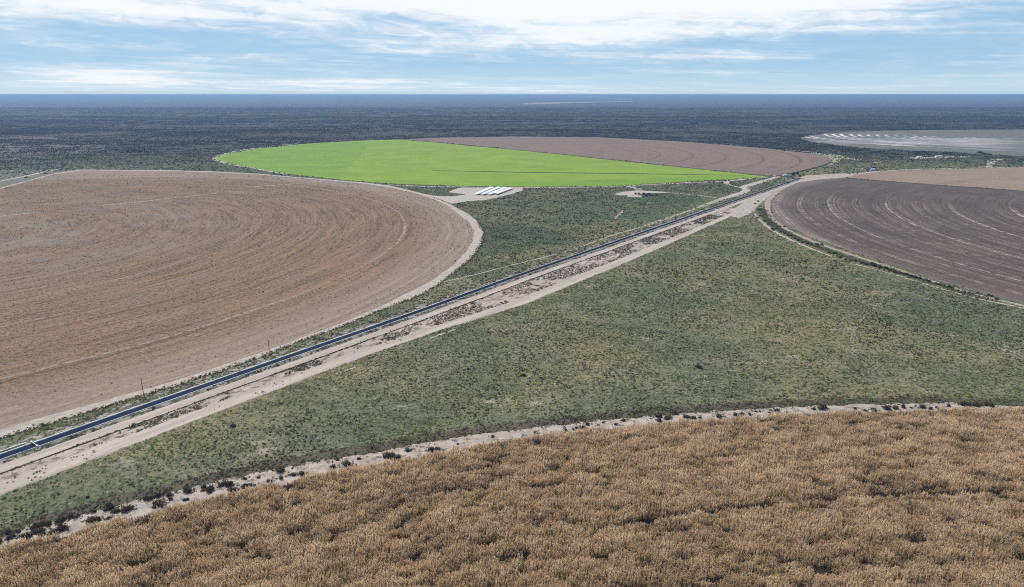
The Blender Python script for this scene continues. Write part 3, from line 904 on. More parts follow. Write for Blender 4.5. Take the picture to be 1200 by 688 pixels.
# ---- tall dry crop in front
def build_maize():
    srcs = [source('maize_plants', maize_clump(100 + k), M['maize']) for k in range(10)]
    coll = collection('maize_sources', srcs)
    sp = 1.02
    gx, gy = np.meshgrid(np.arange(-330, 330, sp), np.arange(95, 290, sp))
    x = gx.ravel() + RNG.uniform(-.4, .4, gx.size); y = gy.ravel() + RNG.uniform(-.4, .4, gx.size)
    keep = np.abs(x) < .80 * y + 42
    x, y = x[keep], y[keep]
    keep = inside(x, y, maize_poly); x, y = x[keep], y[keep]
    r = np.hypot(x - C_FRONT[0], y - C_FRONT[1]); th = np.arctan2(y - C_FRONT[1], x - C_FRONT[0]) * 560
    # gaps drawn out along the rows
    g = fnoise(th / 2.6 + 1000, r + 1000, 3.2, 51, 3)
    g2 = fnoise(x + 500, y + 500, 3.0, 52, 2)
    big = fnoise(th / 1.8 + 1000, r + 1000, 26, 53, 3)
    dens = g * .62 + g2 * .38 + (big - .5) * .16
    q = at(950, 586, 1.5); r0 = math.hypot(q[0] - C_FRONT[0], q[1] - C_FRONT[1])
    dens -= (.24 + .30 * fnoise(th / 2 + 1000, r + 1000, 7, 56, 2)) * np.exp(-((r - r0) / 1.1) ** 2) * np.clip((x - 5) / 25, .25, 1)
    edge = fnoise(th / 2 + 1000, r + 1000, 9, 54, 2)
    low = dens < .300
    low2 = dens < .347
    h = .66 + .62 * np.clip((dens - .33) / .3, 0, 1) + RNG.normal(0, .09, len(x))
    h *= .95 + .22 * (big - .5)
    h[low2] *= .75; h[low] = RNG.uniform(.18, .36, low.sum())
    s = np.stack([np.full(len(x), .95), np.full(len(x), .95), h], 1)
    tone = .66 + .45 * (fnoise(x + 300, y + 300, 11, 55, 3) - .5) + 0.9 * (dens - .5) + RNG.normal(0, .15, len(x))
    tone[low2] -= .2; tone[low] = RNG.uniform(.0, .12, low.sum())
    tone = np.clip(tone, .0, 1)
    z = np.full(len(x), .10)
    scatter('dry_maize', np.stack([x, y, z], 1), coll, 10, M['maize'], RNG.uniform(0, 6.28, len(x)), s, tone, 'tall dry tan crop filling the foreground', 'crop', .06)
    print('maize', len(x))


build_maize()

# ---- scrub on the plain
road_polys = [left_out, ats(GREEN), ats(BROWN), ats(DARK), ats(TAN), ats(PALE),
              strip_top + [(p[0], p[1] - 14) for p in maize_edge[::-1]], maize_poly,
              [cpt(s, -3.0) for s in np.linspace(S0, S1, 40)] + [cpt(s, lower_o(s) if s < 690 else 12) for s in np.linspace(S1, S0, 60)],
              ats([(848, 252), (862, 243), (880, 232), (905, 221), (930, 210), (945, 205.6), (965, 204.5), (990, 203.2), (1000, 205.8), (990, 208.2), (960, 210.4), (935, 213.8), (918, 219), (905, 226), (898, 233), (884, 245), (880, 250), (866, 256)]),
              ats([(497, 227.2), (507, 229.4), (530, 230.2), (546, 228.2), (536, 226.6), (524, 225.4), (531, 222.5), (541, 219.9), (612, 219.9), (613, 223.5), (599, 227.5), (582, 232), (570, 234.2), (547, 236), (530, 239.2)]),
              ats([(720, 227.8), (728, 225.2), (740, 223.6), (752, 223.4), (782, 225), (782, 226.2), (756, 226.8), (745, 228.5), (753, 229.6), (752, 231.4), (734, 230)]),
              ribbon_poly(ats(RING), 6), ribbon_poly(ats([(884, 250), (898, 264.5), (909, 272.3), (921, 278.6), (945, 289), (961, 295.5), (975, 300.5)]), 2.4),
              ribbon_poly(ats([(845, 233.4), (868, 226.4), (874.5, 224), (870.5, 219.3), (893, 212.8), (912, 206.8)]), 7),
              ribbon_poly(ats([(782, 225.6), (800, 227.2), (842, 232)]), 3),
              ribbon_poly(ats([(829, 239.5), (845, 233), (861, 229)]), 6),
              ribbon_poly(ats([(519, 330.8), (572.6, 317.8), (643.6, 300), (702, 281.5), (744, 268.5)]), 1.6)]


def free(x, y):
    ok = np.ones(len(x), bool)
    for pl in road_polys: ok &= ~inside(x, y, pl)
    return ok


def build_scrub():
    srcs = [source('scrub_plants', grass_tuft(200 + k), M['scrub']) for k in range(5)] + \
           [source('scrub_plants', leaf_cloud(210 + k, 60, .62, .7, .14), M['scrub']) for k in range(5)]
    coll = collection('scrub_sources', srcs)
    X, Y, S = [], [], []
    for d0, d1, n, sc in ((150, 420, 105000, .62), (420, 650, 80000, .82), (650, 1000, 60000, 1.15), (1000, 1500, 45000, 1.9)):
        m = int(n * 1.35)
        y = np.sqrt(RNG.uniform(d0 ** 2, d1 ** 2, m)); x = RNG.uniform(-1, 1, m) * (.78 * y + 40)
        # thin by patches
        p = fnoise(x + 3000, y + 3000, 9, 61, 3)
        k = free(x, y) & (RNG.random(m) < np.clip(.2 + 1.5 * (p - .2), 0.12, 1))
        X.append(x[k]); Y.append(y[k]); S.append(np.full(k.sum(), sc))
    x, y, sc = map(np.concatenate, (X, Y, S))
    t = .38 + 1.0 * (fnoise(x + 3000, y + 3000, 34, 62, 3) - .5) + .75 * (fnoise(x + 3000, y + 3000, 6, 63, 2) - .5) + RNG.normal(0, .12, len(x))
    t += 1.0 * (fnoise(x + 5000, y + 5000, 130, 65, 3) - .5)
    q = np.column_stack([x, y]) - np.array(A0)
    sc_ = q @ np.array(CD); oc = q @ np.array(CN) - np.interp(sc_, [-400, 210, 300, 640, 940, 1100], [0.9, 0.9, -1.2, -1.6, -2.0, -2.2])
    eo = oc - np.interp(sc_, [-170, 0, 140, 195, 260, 370, 460, 545, 620, 680], [26.3, 26.8, 27.8, 31.5, 41.5, 41.5, 39.5, 36.5, 34.0, 31.0])
    t += .38 * np.exp(-(np.clip(eo, 0, None) / 22) ** 2) * (eo > -1) * (sc_ < 640)
    t += .22 * np.exp(-((y - 235) / 70) ** 2) * (x < -20)
    t -= .20 * np.clip((-eo - 45) / 50, 0, 1) * (sc_ < 1000)
    t = np.clip(t, .02, .86)
    # lush flushes and straw
    lush = (fnoise(x + 3000, y + 3000, 13, 64, 2) > .66) & (RNG.random(len(x)) < .6)
    t[lush] = RNG.uniform(.78, .92, lush.sum())
    straw = RNG.random(len(x)) < np.where(eo < -45, .035, .10)
    t[straw] = RNG.uniform(.93, 1, straw.sum())
    k = sc * RNG.lognormal(0, .33, len(x))
    s = np.stack([k, k, k * RNG.uniform(.55, 1.0, len(x))], 1)
    scatter('scrub', np.stack([x, y, np.full(len(x), .0)], 1), coll, 10, M['scrub'], RNG.uniform(0, 6.28, len(x)), s, t, 'low grey green scrub and grass covering the plain', 'scrub', .1)
    print('scrub', len(x))


build_scrub()


def build_steppe():
    srcs = []
    for k in range(6):
        r = random.Random(300 + k); vs = []; fs = []
        for _ in range(9):
            a, b_ = leaf_cloud(r.randint(0, 9999), 22, r.uniform(1.2, 2.4), r.uniform(1.2, 2.3), .55, blobs=3)
            ox, oy = r.uniform(-14, 14), r.uniform(-14, 14)
            base = len(vs); vs += [(p[0] + ox, p[1] + oy, p[2]) for p in a]; fs += [tuple(base + i for i in f) for f in b_]
        srcs.append(source('steppe_bushes', (vs, fs), M['bush']))
    coll = collection('steppe_sources', srcs)
    X, Y = [], []
    for d0, d1, n in ((950, 1600, 5000), (1600, 2600, 17000), (2600, 4200, 24000), (4200, 7000, 22000)):
        y = np.sqrt(RNG.uniform(d0 ** 2, d1 ** 2, n)); x = RNG.uniform(-1, 1, n) * (.80 * y + 40)
        p = fnoise(x * .5 + 9000, y + 9000, 160, 71, 4)
        k = free(x, y) & (RNG.random(n) < np.clip(2.6 * (p - .22), .12, 1))
        if d0 < 1500: k &= (y > 1330 + 130 * (fnoise(x + 9000, y + 9000, 120, 72, 2) - .5)) | (np.abs(x) > 900)
        X.append(x[k]); Y.append(y[k])
    x, y = map(np.concatenate, (X, Y))
    t = np.clip(.4 + 1.2 * (fnoise(x * .4 + 9000, y + 9000, 260, 73, 3) - .5) + RNG.normal(0, .12, len(x)), 0, 1)
    k = RNG.uniform(.8, 1.25, len(x)) * np.interp(y, [1000, 2500, 7000], [.8, 1.0, 1.6])
    scatter('steppe_scrub', np.stack([x, y, np.zeros(len(x))], 1), coll, 6, M['bush'], RNG.uniform(0, 6.28, len(x)), np.stack([k, k, k * .9], 1), t, 'dark bushes of the open steppe far behind the fields', 'steppe scrub')
    print('steppe', len(x))


build_steppe()


def build_weeds():
    """dry weeds on the sandy ground, the canal banks and the brown grass band"""
    srcs = [source('weed_plants', leaf_cloud(400 + k, 45, .55, .6, .12), M['weed']) for k in range(4)] + [source('weed_plants', grass_tuft(410 + k, 22, .4, .5), M['weed']) for k in range(3)]
    coll = collection('weed_sources', srcs)
    P = []; T = []; K = []

    def put(s, o, z, sc, t):
        q = np.array([cpt(a, b) for a, b in zip(s, o)])
        P.append(np.column_stack([q, np.full(len(q), z)])); K.append(sc); T.append(t)
    # far bank, thick
    n = 5200; s = RNG.uniform(S0, 980, n); o = RNG.uniform(-9.5, -3.2, n)
    k = (fnoise(s + 500, o * 2.5 + 500, 7, 81, 2) > .42) & (o > np.where(s < 200, -9.5, -8)); s, o = s[k], o[k]
    put(s, o, .12, RNG.lognormal(-.1, .35, len(s)) * np.interp(s, [0, 600], [.8, 1.1]), np.clip(RNG.normal(.5, .22, len(s)) + .25 * (s < 60), 0, 1))
    # near bank line of dark weeds
    n = 1500; s = RNG.uniform(S0, 930, n); o = RNG.normal(3.9, .5, n)
    k = fnoise(s + 900, o * 0 + 900, 6, 82, 3) > np.where(s < 110, .36, .47); s, o = s[k], o[k]
    put(s, o, .25, RNG.lognormal(-.25, .3, len(s)), np.clip(RNG.normal(.12, .14, len(s)), 0, 1))
    # ridge beside the service road
    n = 2600; s = RNG.uniform(S0, 640, n); o = RNG.normal(12.0, .42, n)
    k = fnoise(s + 700, o * 0 + 900, 9, 83, 3) > .36; s, o = s[k], o[k]
    put(s, o, .03, RNG.lognormal(-.55, .3, len(s)), np.clip(RNG.normal(.18, .15, len(s)), 0, 1))
    # sandy ground: clumpy, thicker further along
    n = 14000; s = RNG.uniform(S0, 660, n); f = RNG.random(n)
    lo = np.array([lower_o(a) for a in s]); lw = np.array([lr(a) for a in s])
    o = 12.8 + f * (lo - lw - 13.2)
    p = fnoise(s * .55 + 600, o + 600, 8, 84, 3)
    thr = np.interp(s, [0, 120, 200, 330, 620], [.585, .58, .485, .44, .465])
    k = p > thr; s, o = s[k], o[k]
    put(s, o, .03, RNG.lognormal(-.2, .4, len(s)) * np.interp(s, [0, 600], [.7, 1.05]), np.clip(RNG.normal(.6, .28, len(s)), 0, 1))
    # scattered single weeds near its outer edge
    n = 420; s = RNG.uniform(S0, 200, n); o = np.array([lower_o(a) for a in s]) - RNG.uniform(1.5, 9, n)
    k = fnoise(s + 50, o + 50, 6, 85, 2) > .58; s, o = s[k], o[k]
    put(s, o, .06, RNG.lognormal(-.35, .3, len(s)), np.clip(RNG.normal(.3, .2, len(s)), 0, 1))
    # brown grass band along the sand strip and small tufts on the sand itself
    for n, w0, w1, sc, tm in ((5200, -.5, 8.0, .5, .33), (1800, -9.0, 0.0, .36, .4)):
        a = np.asarray(resample(strip_top, 1.0, closed=False)); i = RNG.integers(0, len(a), n)
        d = RNG.uniform(w0, w1, n)
        if w0 < -1: d = -np.abs(RNG.normal(0, 3.2, n))
        q = a[i] + np.column_stack([np.zeros(n), d]) + RNG.normal(0, .4, (n, 2))
        k = fnoise(q[:, 0] + 500, q[:, 1] + 500, 5, 86, 2) > (.35 if w0 > -1 else .5)
        q = q[k]
        P.append(np.column_stack([q, np.full(len(q), .05)])); K.append(sc * RNG.lognormal(0, .35, len(q))); T.append(np.clip(RNG.normal(tm, .13, len(q)), 0, 1))
    for u, v, wp in STRIP:
        q = at(u, v); m_ = 9 if wp > 6 else 5
        r_ = wp * .12 * RNG.uniform(.7, 1.9, m_); a_ = RNG.uniform(0, 6.28, m_)
        P.append(np.column_stack([q[0] + r_ * np.cos(a_) * 1.6, q[1] + r_ * np.sin(a_) - wp * .08, np.full(m_, .05)])); K.append(RNG.uniform(.35, 1.0, m_) * min(1.2, wp / 6)); T.append(np.clip(RNG.normal(.15, .15, m_), 0, 1))
    # clods and weeds on the harvested field
    n = 130000; y = np.sqrt(RNG.uniform(150 ** 2, 1120 ** 2, n)); x = -RNG.uniform(-.1, .82, n) * y
    k = inside(x, y, left_in); x, y = x[k], y[k]
    r = np.hypot(x - C_LEFT[0], y - C_LEFT[1])
    k = (fnoise(r * 2.2 + 50, np.arctan2(y - C_LEFT[1], x - C_LEFT[0]) * 120 + 500, 12, 87, 3) > .43) & (RNG.random(len(x)) < np.interp(y, [200, 600, 1120], [.9, .8, .35])); x, y = x[k], y[k]
    P.append(np.column_stack([x, y, np.full(len(x), .05)])); K.append(.40 * RNG.lognormal(0, .4, len(x)) * np.interp(y, [200, 700, 1100], [.7, 1.35, 1.8])); T.append(np.clip(RNG.normal(.55, .33, len(x)), 0, 1))
    # rim of the roads: ragged weeds
    for line, n, sp, sc in ((ats(L_OUT[:17]), 2200, 1.0, .75), (ats([(893, 244), (903, 260), (915, 269.5), (940, 282), (970, 293.5), (1000, 304), (1040, 315), (1080, 327.5), (1120, 339.5), (1160, 350)]), 1500, 2.6, .9)):
        a = np.asarray(resample(line, 1.0, closed=False)); i = RNG.integers(0, len(a), n)
        q = a[i] + RNG.normal(0, sp, (n, 2))
        P.append(np.column_stack([q, np.full(n, .03)])); K.append(sc * RNG.lognormal(0, .3, n)); T.append(np.clip(RNG.normal(.45, .3, n), 0, 1))
    P = np.concatenate(P); K = np.concatenate(K); T = np.concatenate(T)
    scatter('dry_weeds', P, coll, 7, M['weed'], RNG.uniform(0, 6.28, len(P)), np.stack([K, K, K * .9], 1), T, 'dry brown weeds scattered on the sandy ground and banks', 'weeds', .1)
    print('weeds', len(P))



# ------------------------------------------------------------------ individual shrubs
SHRUB_ME = []
for k in range(7):
    vs, fs = leaf_cloud(500 + k, 420, 1.0, 1.5, .13, blobs=4 + k % 3)
    # woody core so that the crown is not see-through
    me = bpy.data.meshes.new('shrub'); me.from_pydata([tuple(v) for v in vs], [], fs); me.materials.append(M['shrub']); me.update()
    SHRUB_ME.append(me)


def shrub(u, v, wpx, label, group, i, hk=1.0, v_is_mid=True):
    x, y = at(u, v)
    sl = math.sqrt(x * x + y * y + CAM_H ** 2)
    w = 1.4 * wpx * sl / FPX               # width in metres, a little over since the crown frays at its rim
    if v_is_mid: y -= w * .35
    o = bpy.data.objects.new('shrub', SHRUB_ME[i % len(SHRUB_ME)]); COL.objects.link(o)
    o.location = (x, y, -.12 * w); o.scale = (w / 2, w / 2 * random.uniform(.9, 1.15), w / 2 * hk * random.uniform(.62, .8)); o.rotation_euler = (0, 0, random.uniform(0, 6.28))
    tag(o, label, 'shrub', group)
    return o


STRIP = [(3, 633, 8), (12.7, 621.4, 6), (16, 628, 7), (23, 621.5, 5), (34.8, 626.8, 9), (43, 616, 7), (50, 614, 7), (59, 612.5, 7), (52.8, 618.5, 8), (51, 625, 6), (44.8, 622, 6), (63.5, 623, 8), (74, 619, 9), (75, 607, 9), (72, 614.5, 5),
         (84, 605, 7), (92, 604, 6), (113, 598, 5), (126, 596, 6), (133, 592.5, 8), (138, 597.5, 7), (149, 597, 9), (154, 594, 7), (109, 607.5, 9), (117, 607, 7), (130, 606, 5), (175, 583, 8), (180.5, 582, 5), (186.7, 580, 8), (200, 577.5, 8), (190, 588, 11),
         (183, 594, 4.5), (201, 584, 5), (218.7, 585, 5), (222.5, 573, 10), (240, 569.7, 7), (239.7, 574.5, 4), (248, 571.7, 10), (262.5, 565.5, 8), (270, 566.3, 8), (273, 573, 8), (288, 560, 5), (288, 569, 10), (295, 567.5, 7), (304, 559, 4), (315, 564, 6),
         (331, 549, 11), (330, 559, 6), (345, 555.5, 6), (354, 554, 8), (392.5, 546, 7), (396, 537.5, 5), (409.5, 543, 11), (421, 537, 4), (456, 533, 11), (465.5, 535.5, 9), (479, 526.7, 7), (505, 527, 9), (514, 526, 7), (536, 520, 3.2), (577.5, 511, 5),
         (626.7, 506.7, 3), (630.5, 508, 3), (661.7, 503.8, 6), (671, 503, 4), (675, 501, 4), (682.5, 501, 7), (688, 496.7, 5), (700.5, 498, 3), (706.7, 495, 3), (721, 497, 4.5), (731, 492, 5), (771, 487, 7), (781, 488, 8), (772, 492, 6), (790, 483.5, 6),
         (803, 488, 7), (812.4, 489, 6), (819.6, 489, 5), (841, 487, 8), (860, 485.6, 6), (869, 484.4, 5), (878, 485.4, 4), (885, 482, 3), (890, 482, 3), (909, 480.6, 7), (901, 483.6, 2.6), (922, 483, 2.6), (953, 479, 4), (962, 477, 9), (981, 482.6, 3),
         (1001, 478.7, 4), (1012, 480.6, 4), (1022, 479.8, 6.5), (1038, 477.5, 8), (1047.7, 477.5, 6), (1056.5, 476, 5), (1066.5, 477.5, 3), (1077.5, 476, 7), (1090, 479, 5), (1096.7, 477.5, 4), (1101, 480, 4), (1106, 480.6, 4), (1110, 475, 4), (1127, 473, 9), (1138.7, 473, 9),
         (1153, 473, 9), (1194, 480, 5)]


build_weeds()


def strip_label(i):
    """where along the sand strip, which side of it, how big, and how it stands to its neighbours"""
    u, v, w = STRIP[i]
    lo = np.interp(u, [p[0] for p in MAIZE_EDGE], [p[1] for p in MAIZE_EDGE]); hi = np.interp(u, [p[0] for p in STRIP_TOP], [p[1] for p in STRIP_TOP])
    f = (v - hi) / (lo - hi)
    side = 'on the grassy edge' if f < .33 else ('beside the tan crop' if f > .72 else 'in the middle')
    size = 'large' if w >= 8.5 else ('medium' if w >= 5.5 else 'small')
    return size, side, ['left', 'second', 'third', 'right'][min(3, int(max(0, u) / 300))]


ORD = ['leftmost'] + [k + ' from left' for k in 'second third fourth fifth sixth seventh eighth ninth tenth eleventh twelfth thirteenth fourteenth fifteenth sixteenth seventeenth eighteenth'.split()]
_keys = [strip_label(i) for i in range(len(STRIP))]
for i, (u, v, w) in enumerate(STRIP):
    size, side, where = _keys[i]
    mates = sorted([j for j in range(len(STRIP)) if _keys[j] == _keys[i]], key=lambda j: STRIP[j][0])
    o_ = ORD[mates.index(i)].replace(' ', '-') + ' ' if len(mates) > 1 else ''
    shrub(u, v, w, f'{o_}{size} dark shrub {side} of the sand strip, {where} quarter', 'dark shrubs along the sand strip', i, 1.0)

HEDGE = [(884, 239, 3), (887.5, 236, 3), (888.5, 246, 4), (891, 253, 4), (896, 259, 4), (900, 263, 4), (904, 268.5, 4), (909.5, 268, 3.5), (913, 265.5, 3), (918.5, 265.5, 3), (906, 270, 3), (914, 271.5, 4), (918, 273, 4), (923, 276, 4), (927, 276.5, 3.5), (931, 279.5, 4), (935, 281.5, 4),
         (940, 284, 4), (945, 285.5, 4), (950, 286.5, 3), (957, 286.3, 4), (963, 287, 4), (971, 296, 4), (977, 297, 4), (984, 301.5, 4), (990, 304, 3), (996, 305.5, 4), (1001, 305.8, 4), (1008, 308.3, 5), (1013.5, 309.5, 5), (1020, 309, 4), (1023, 311.3, 6), (1029, 313, 6), (1035.5, 314, 6), (1042, 317, 4.5),
         (1048, 319, 5), (1054, 320.5, 4), (1060, 321.5, 5), (1066, 323.5, 5), (1071, 325, 5), (1076, 326, 5), (1082, 328, 5), (1087, 329.3, 4), (1096, 332.5, 4.5), (1100, 333.3, 3.5), (1105, 334.5, 4), (1110, 336, 5), (1114, 337, 4), (1121, 340.5, 2.6), (1129, 342.3, 3), (1134.5, 343, 2.8), (1139, 343.8, 2.4), (1145, 342.8, 3.2),
         (1117, 334.3, 2.6), (1157, 345.8, 3.8), (1161, 347, 3.2), (1166, 350, 4.6)]
for i, (u, v, w) in enumerate(HEDGE):
    part = ['at the junction end', 'at the bend', 'before the middle', 'past the middle', 'near the right end'][min(4, int((u - 880) / 58))]
    big = 'broad' if w >= 4.5 else ('middling' if w > 3.3 else 'little')
    _k = (part, big)
    mates = [j for j, (a, b, c) in enumerate(HEDGE) if (['at the junction end', 'at the bend', 'before the middle', 'past the middle', 'near the right end'][min(4, int((a - 880) / 58))], 'broad' if c >= 4.5 else ('middling' if c > 3.3 else 'little')) == _k]
    mates.sort(key=lambda j: HEDGE[j][0])
    n = mates.index(i)
    o_ = ORD[n]
    lab = f'{o_} of {big} shrubs {part} of dark field hedge' if len(mates) > 1 else f'{big} shrub {part} of dark field hedge'
    shrub(u, v, w * .95, lab, 'shrubs along the dark field', i + 3, .95)

CLUMP = [(745, 227.6, 3), (748.5, 227.3, 3.4), (753, 227.6, 3.8), (756.5, 229, 3.6), (760, 228.6, 4), (764, 229.2, 3.6), (768, 229, 3), (758, 230.6, 3)]
for i, (u, v, w) in enumerate(CLUMP):
    shrub(u, v, w, f'{ORD[i]} of the dark bushes in the pale clearing', 'dark bushes in the clearing', i + 1, 1.1)
for u, v, w, lab in ((817, 429, 8, 'dark bush alone in the pasture beside a bare patch'), (613, 439, 7, 'dark bush at the left of the middle pasture'), (276, 498, 7, 'dark green bush in grass near the canal sand'), (105, 581, 5, 'lone dark bush in the bright grass at lower left'),
                     (32, 208, 3, 'leftmost dark bush on the grey fallow wedge'), (55, 203.2, 3, 'right dark bush on the grey fallow wedge')):
    shrub(u, v, w, lab, None, int(u), .8)

# ------------------------------------------------------------------ trees
def tree(u, v, wpx, hm, label, group=None, seed=1):
    x, y = at(u, v)
    sl = math.sqrt(x * x + y * y + CAM_H ** 2); w = wpx * sl / FPX
    t = empty('tree', (x, y, 0)); tag(t, label, 'tree', group)
    b = MB(); r = random.Random(seed)
    b.tube((0, 0, 0), (.1, .1, hm * .4), .28, .2)
    for k in range(5):
        a = k * 1.26 + r.uniform(-.3, .3)
        b.tube((.1, .1, hm * .36), (math.cos(a) * w * .28, math.sin(a) * w * .28, hm * r.uniform(.55, .75)), .14, .05, 6)
    b.build('trunk', M['bark'], t)
    vs, fs = leaf_cloud(seed, 900, w / 2, hm * .85, .5, blobs=9)
    mesh_obj('crown', [(a, c, d + hm * .14) for a, c, d in vs], fs, M['tree'], t)
    return t


tree(1148, 180.9, 8, 7.5, 'tall dark tree with a spreading crown before the chalky field', None, 41)
tree(1153.5, 181.2, 6, 3.6, 'low dark tree shape standing in for the shadow beside the tall tree', None, 42)  # added low crown in place of the tall tree's cast shadow
tree(1159, 181.4, 5, 2.6, 'lowest dark tree shape standing in for the tip of the tall tree shadow', None, 43)  # smaller added crown for the far tip of that shadow
for i, (u, v, w, h, lab) in enumerate([(1107, 180.6, 6, 4, 'dark tree left in the row behind the blue roofed building'), (1113, 180.8, 6, 4, 'dark tree right in the row behind the blue roofed building'), (1082, 178.6, 5, 3.6, 'dark tree at the left end of the far scrub edge'),
                                       (1024, 198.8, 4, 5, 'dark tree behind the pale blue shed'), (929, 205.6, 4, 4, 'dark tree right of the white pump house'), (934, 204.6, 4, 4, 'dark tree beside the canal pumps'),
                                       (1156, 184.6, 3, 2.4, 'small dark tree on the green ground below the tall tree')]):
    tree(u, v, w, h, lab, None, 50 + i)

# ------------------------------------------------------------------ power poles
M['wood'] = plain('weathered_wood', (.20, .165, .135), .85, .1, 0, .25, 2)
M['pale_wood'] = plain('pale_concrete_post', (.50, .47, .40), .85, .1, 0, .15, 2)
M['ceramic'] = plain('insulator_ceramic', (.30, .22, .18), .3, .5)
M['steel'] = plain('grey_steel', (.30, .31, .32), .5, .4, .3)


def power_pole(x, y, rz, label, h=7.2):
    t = empty('power_pole', (x, y, 0), rz); tag(t, label, 'power pole', 'power poles along the canal')
    MB().tube((0, 0, 0), (0, 0, h), .16, .11).build('pole', M['wood'], t)
    b = MB().box((.16, 0, h - .45), (.12, 2.3, .14)); b.tube((.12, .7, h - .45), (.06, 0, h - 1.2), .03, .03, 6); b.tube((.12, -.7, h - .45), (.06, 0, h - 1.2), .03, .03, 6)
    b.build('crossarm', M['wood'], t)
    for yy in (-1.02, 0, 1.02):
        zz = h - .38 if yy else h
        xx = .16 if yy else 0
        MB().tube((xx, yy, zz), (xx, yy, zz + .12), .06, .09).tube((xx, yy, zz + .12), (xx, yy, zz + .24), .09, .05).build('insulator', M['ceramic'], t)


pa = Vector(at(168, 461.5)); pb = Vector(at(316, 416)); pd = pb - pa
power_pole(pa.x, pa.y, CROT, 'thin wooden power pole by the canal, nearer of the two')
power_pole(pb.x, pb.y, CROT, 'thin wooden power pole by the canal, farther of the two')

# pale twin posts with a transformer
x, y = at(740, 268)
t = empty('transformer_stand', (x, y, 0), CROT); tag(t, 'pale twin post stand with a dark transformer north of the canal', 'transformer stand')
for s in (-1, 1): MB().tube((0, s * 1.15, 0), (0, s * 1.15, 5.4), .17, .14).build('post', M['pale_wood'], t)
MB().box((0, 0, 3.35), (.5, 3.0, .2)).build('platform', M['pale_wood'], t)
b = MB().box((0, 0, 4.05), (.8, 1.1, 1.2)); b.tube((0, -.3, 4.6), (0, -.3, 4.95), .07); b.tube((0, .3, 4.6), (0, .3, 4.95), .07); b.box((.5, 0, 4.0), (.2, .9, .8))
b.build('transformer', M['steel'], t)
MB().box((0, 0, 5.35), (.16, 3.4, .16)).build('crossarm', M['pale_wood'], t)

# ------------------------------------------------------------------ canal gate at the left
gx, gy = cpt(float((Vector(at(39.5, 522)) - A0).dot(CD)), 0)
t = empty('canal_gate', (gx, gy, .4), CROT); tag(t, 'small pale concrete sluice gate across the canal at the left', 'sluice gate')
MB().box((0, 2.5, .4), (.7, .9, .9)).build('pier', M['concrete'], t)
MB().box((0, -2.35, .35), (.7, .7, .8)).build('pier', M['concrete'], t)
MB().box((0, .1, .62), (.14, 4.2, .16)).build('beam', M['steel'], t)
MB().box((0, .1, .3), (.05, 3.9, .5)).build('gate_panel', M['steel'], t)
# side overflow wall upstream of the gate
q0 = cpt(-22, -4.1); s_gate = float((Vector(at(39.5, 522)) - A0).dot(CD))
t = empty('side_wall', (A0.x, A0.y, 0), CROT); tag(t, 'low grey green concrete wall beside the canal left of the gate', 'wall')
co = c_off(0)
b = MB(); b.box((s_gate - 9, 4.0 - co, .45), (15, .3, .7)); b.build('wall_body', plain('mossy_concrete', (.33, .36, .30), .9, .1, 0, .25, .7), t)
b = MB(); b.box((s_gate - 9, 4.0 - co, .83), (15.2, .45, .08)); b.build('coping', M['concrete'], t)

# ------------------------------------------------------------------ solar rows
def mat_panel():
    m, t = newmat('sky_white_panel')
    p = t.obj(); x, y, z = t.sep(p)
    fx = t.math('FRACT', t.math('MULTIPLY', x, 1.0)); fy = t.math('FRACT', t.math('MULTIPLY', y, .5))
    l = t.math('MAXIMUM', t.step(fx, .04, .02), t.step(fy, .03, .015))
    c = t.mix(l, (.84, .84, .83), (.8, .8, .8))  # near-white base paints in the sky's glare on the panels
    t.out(t.bsdf(c, .38, None, .8, .6))
    return m


M['panel'] = mat_panel()
M['alu'] = plain('panel_frame', (.5, .51, .52), .4, .5, .6)
rowA = [(558, 228.8, 577, 220.6), (565.5, 229.0, 585, 220.7), (573, 229.1, 592.5, 221.1), (581, 228.4, 599, 221.6)]
names = ['leftmost solar row on the pale pad beside the green field', 'second solar row from the left on the pale pad', 'third solar row from the left on the pale pad', 'rightmost solar row on the pale pad, next to the scrub']
for i, (u0, v0, u1, v1) in enumerate(rowA):
    a, b_ = Vector(at(u0, v0)), Vector(at(u1, v1))
    ln = (b_ - a).length; d = (b_ - a).normalized(); rz = math.atan2(d.y, d.x)
    t = empty('solar_array', (a.x, a.y, 0), rz); tag(t, names[i], 'solar panels', 'solar rows on the pale pad')
    tl = R(-5)          # tilted right, towards the camera, so the top mirrors bright low sky
    W = 5.4; dy, dz = W / 2 * math.cos(tl), W / 2 * math.sin(tl); zc = 2.0
    # +y is left of the row direction
    vs = [(0, dy, zc - dz), (ln, dy, zc - dz), (ln, -dy, zc + dz), (0, -dy, zc + dz)]
    pv = [(p[0], p[1], p[2] + .06) for p in vs]
    mesh_obj('panel', pv + [(p[0], p[1], p[2] + .02) for p in vs], [(0, 3, 2, 1), (4, 5, 6, 7), (0, 1, 5, 4), (1, 2, 6, 5), (2, 3, 7, 6), (3, 0, 4, 7)], M['panel'], t)
    b = MB(); b.tube((.2, 0, zc - .08), (ln - .2, 0, zc - .08), .09, .09, 8)
    k = 0
    while k * 4.0 + 1 < ln:
        xx = k * 4.0 + 1
        b.tube((xx, dy * .9, zc - dz * .9 - .04), (xx, -dy * .9, zc + dz * .9 - .04), .05, .05, 6); k += 1
    b.build('frame', M['alu'], t)
    k = 0
    while k * 8.0 + 2 < ln:
        MB().tube((k * 8.0 + 2, 0, 0), (k * 8.0 + 2, 0, zc - .1), .10, .10, 6).build('post', M['alu'], t); k += 1

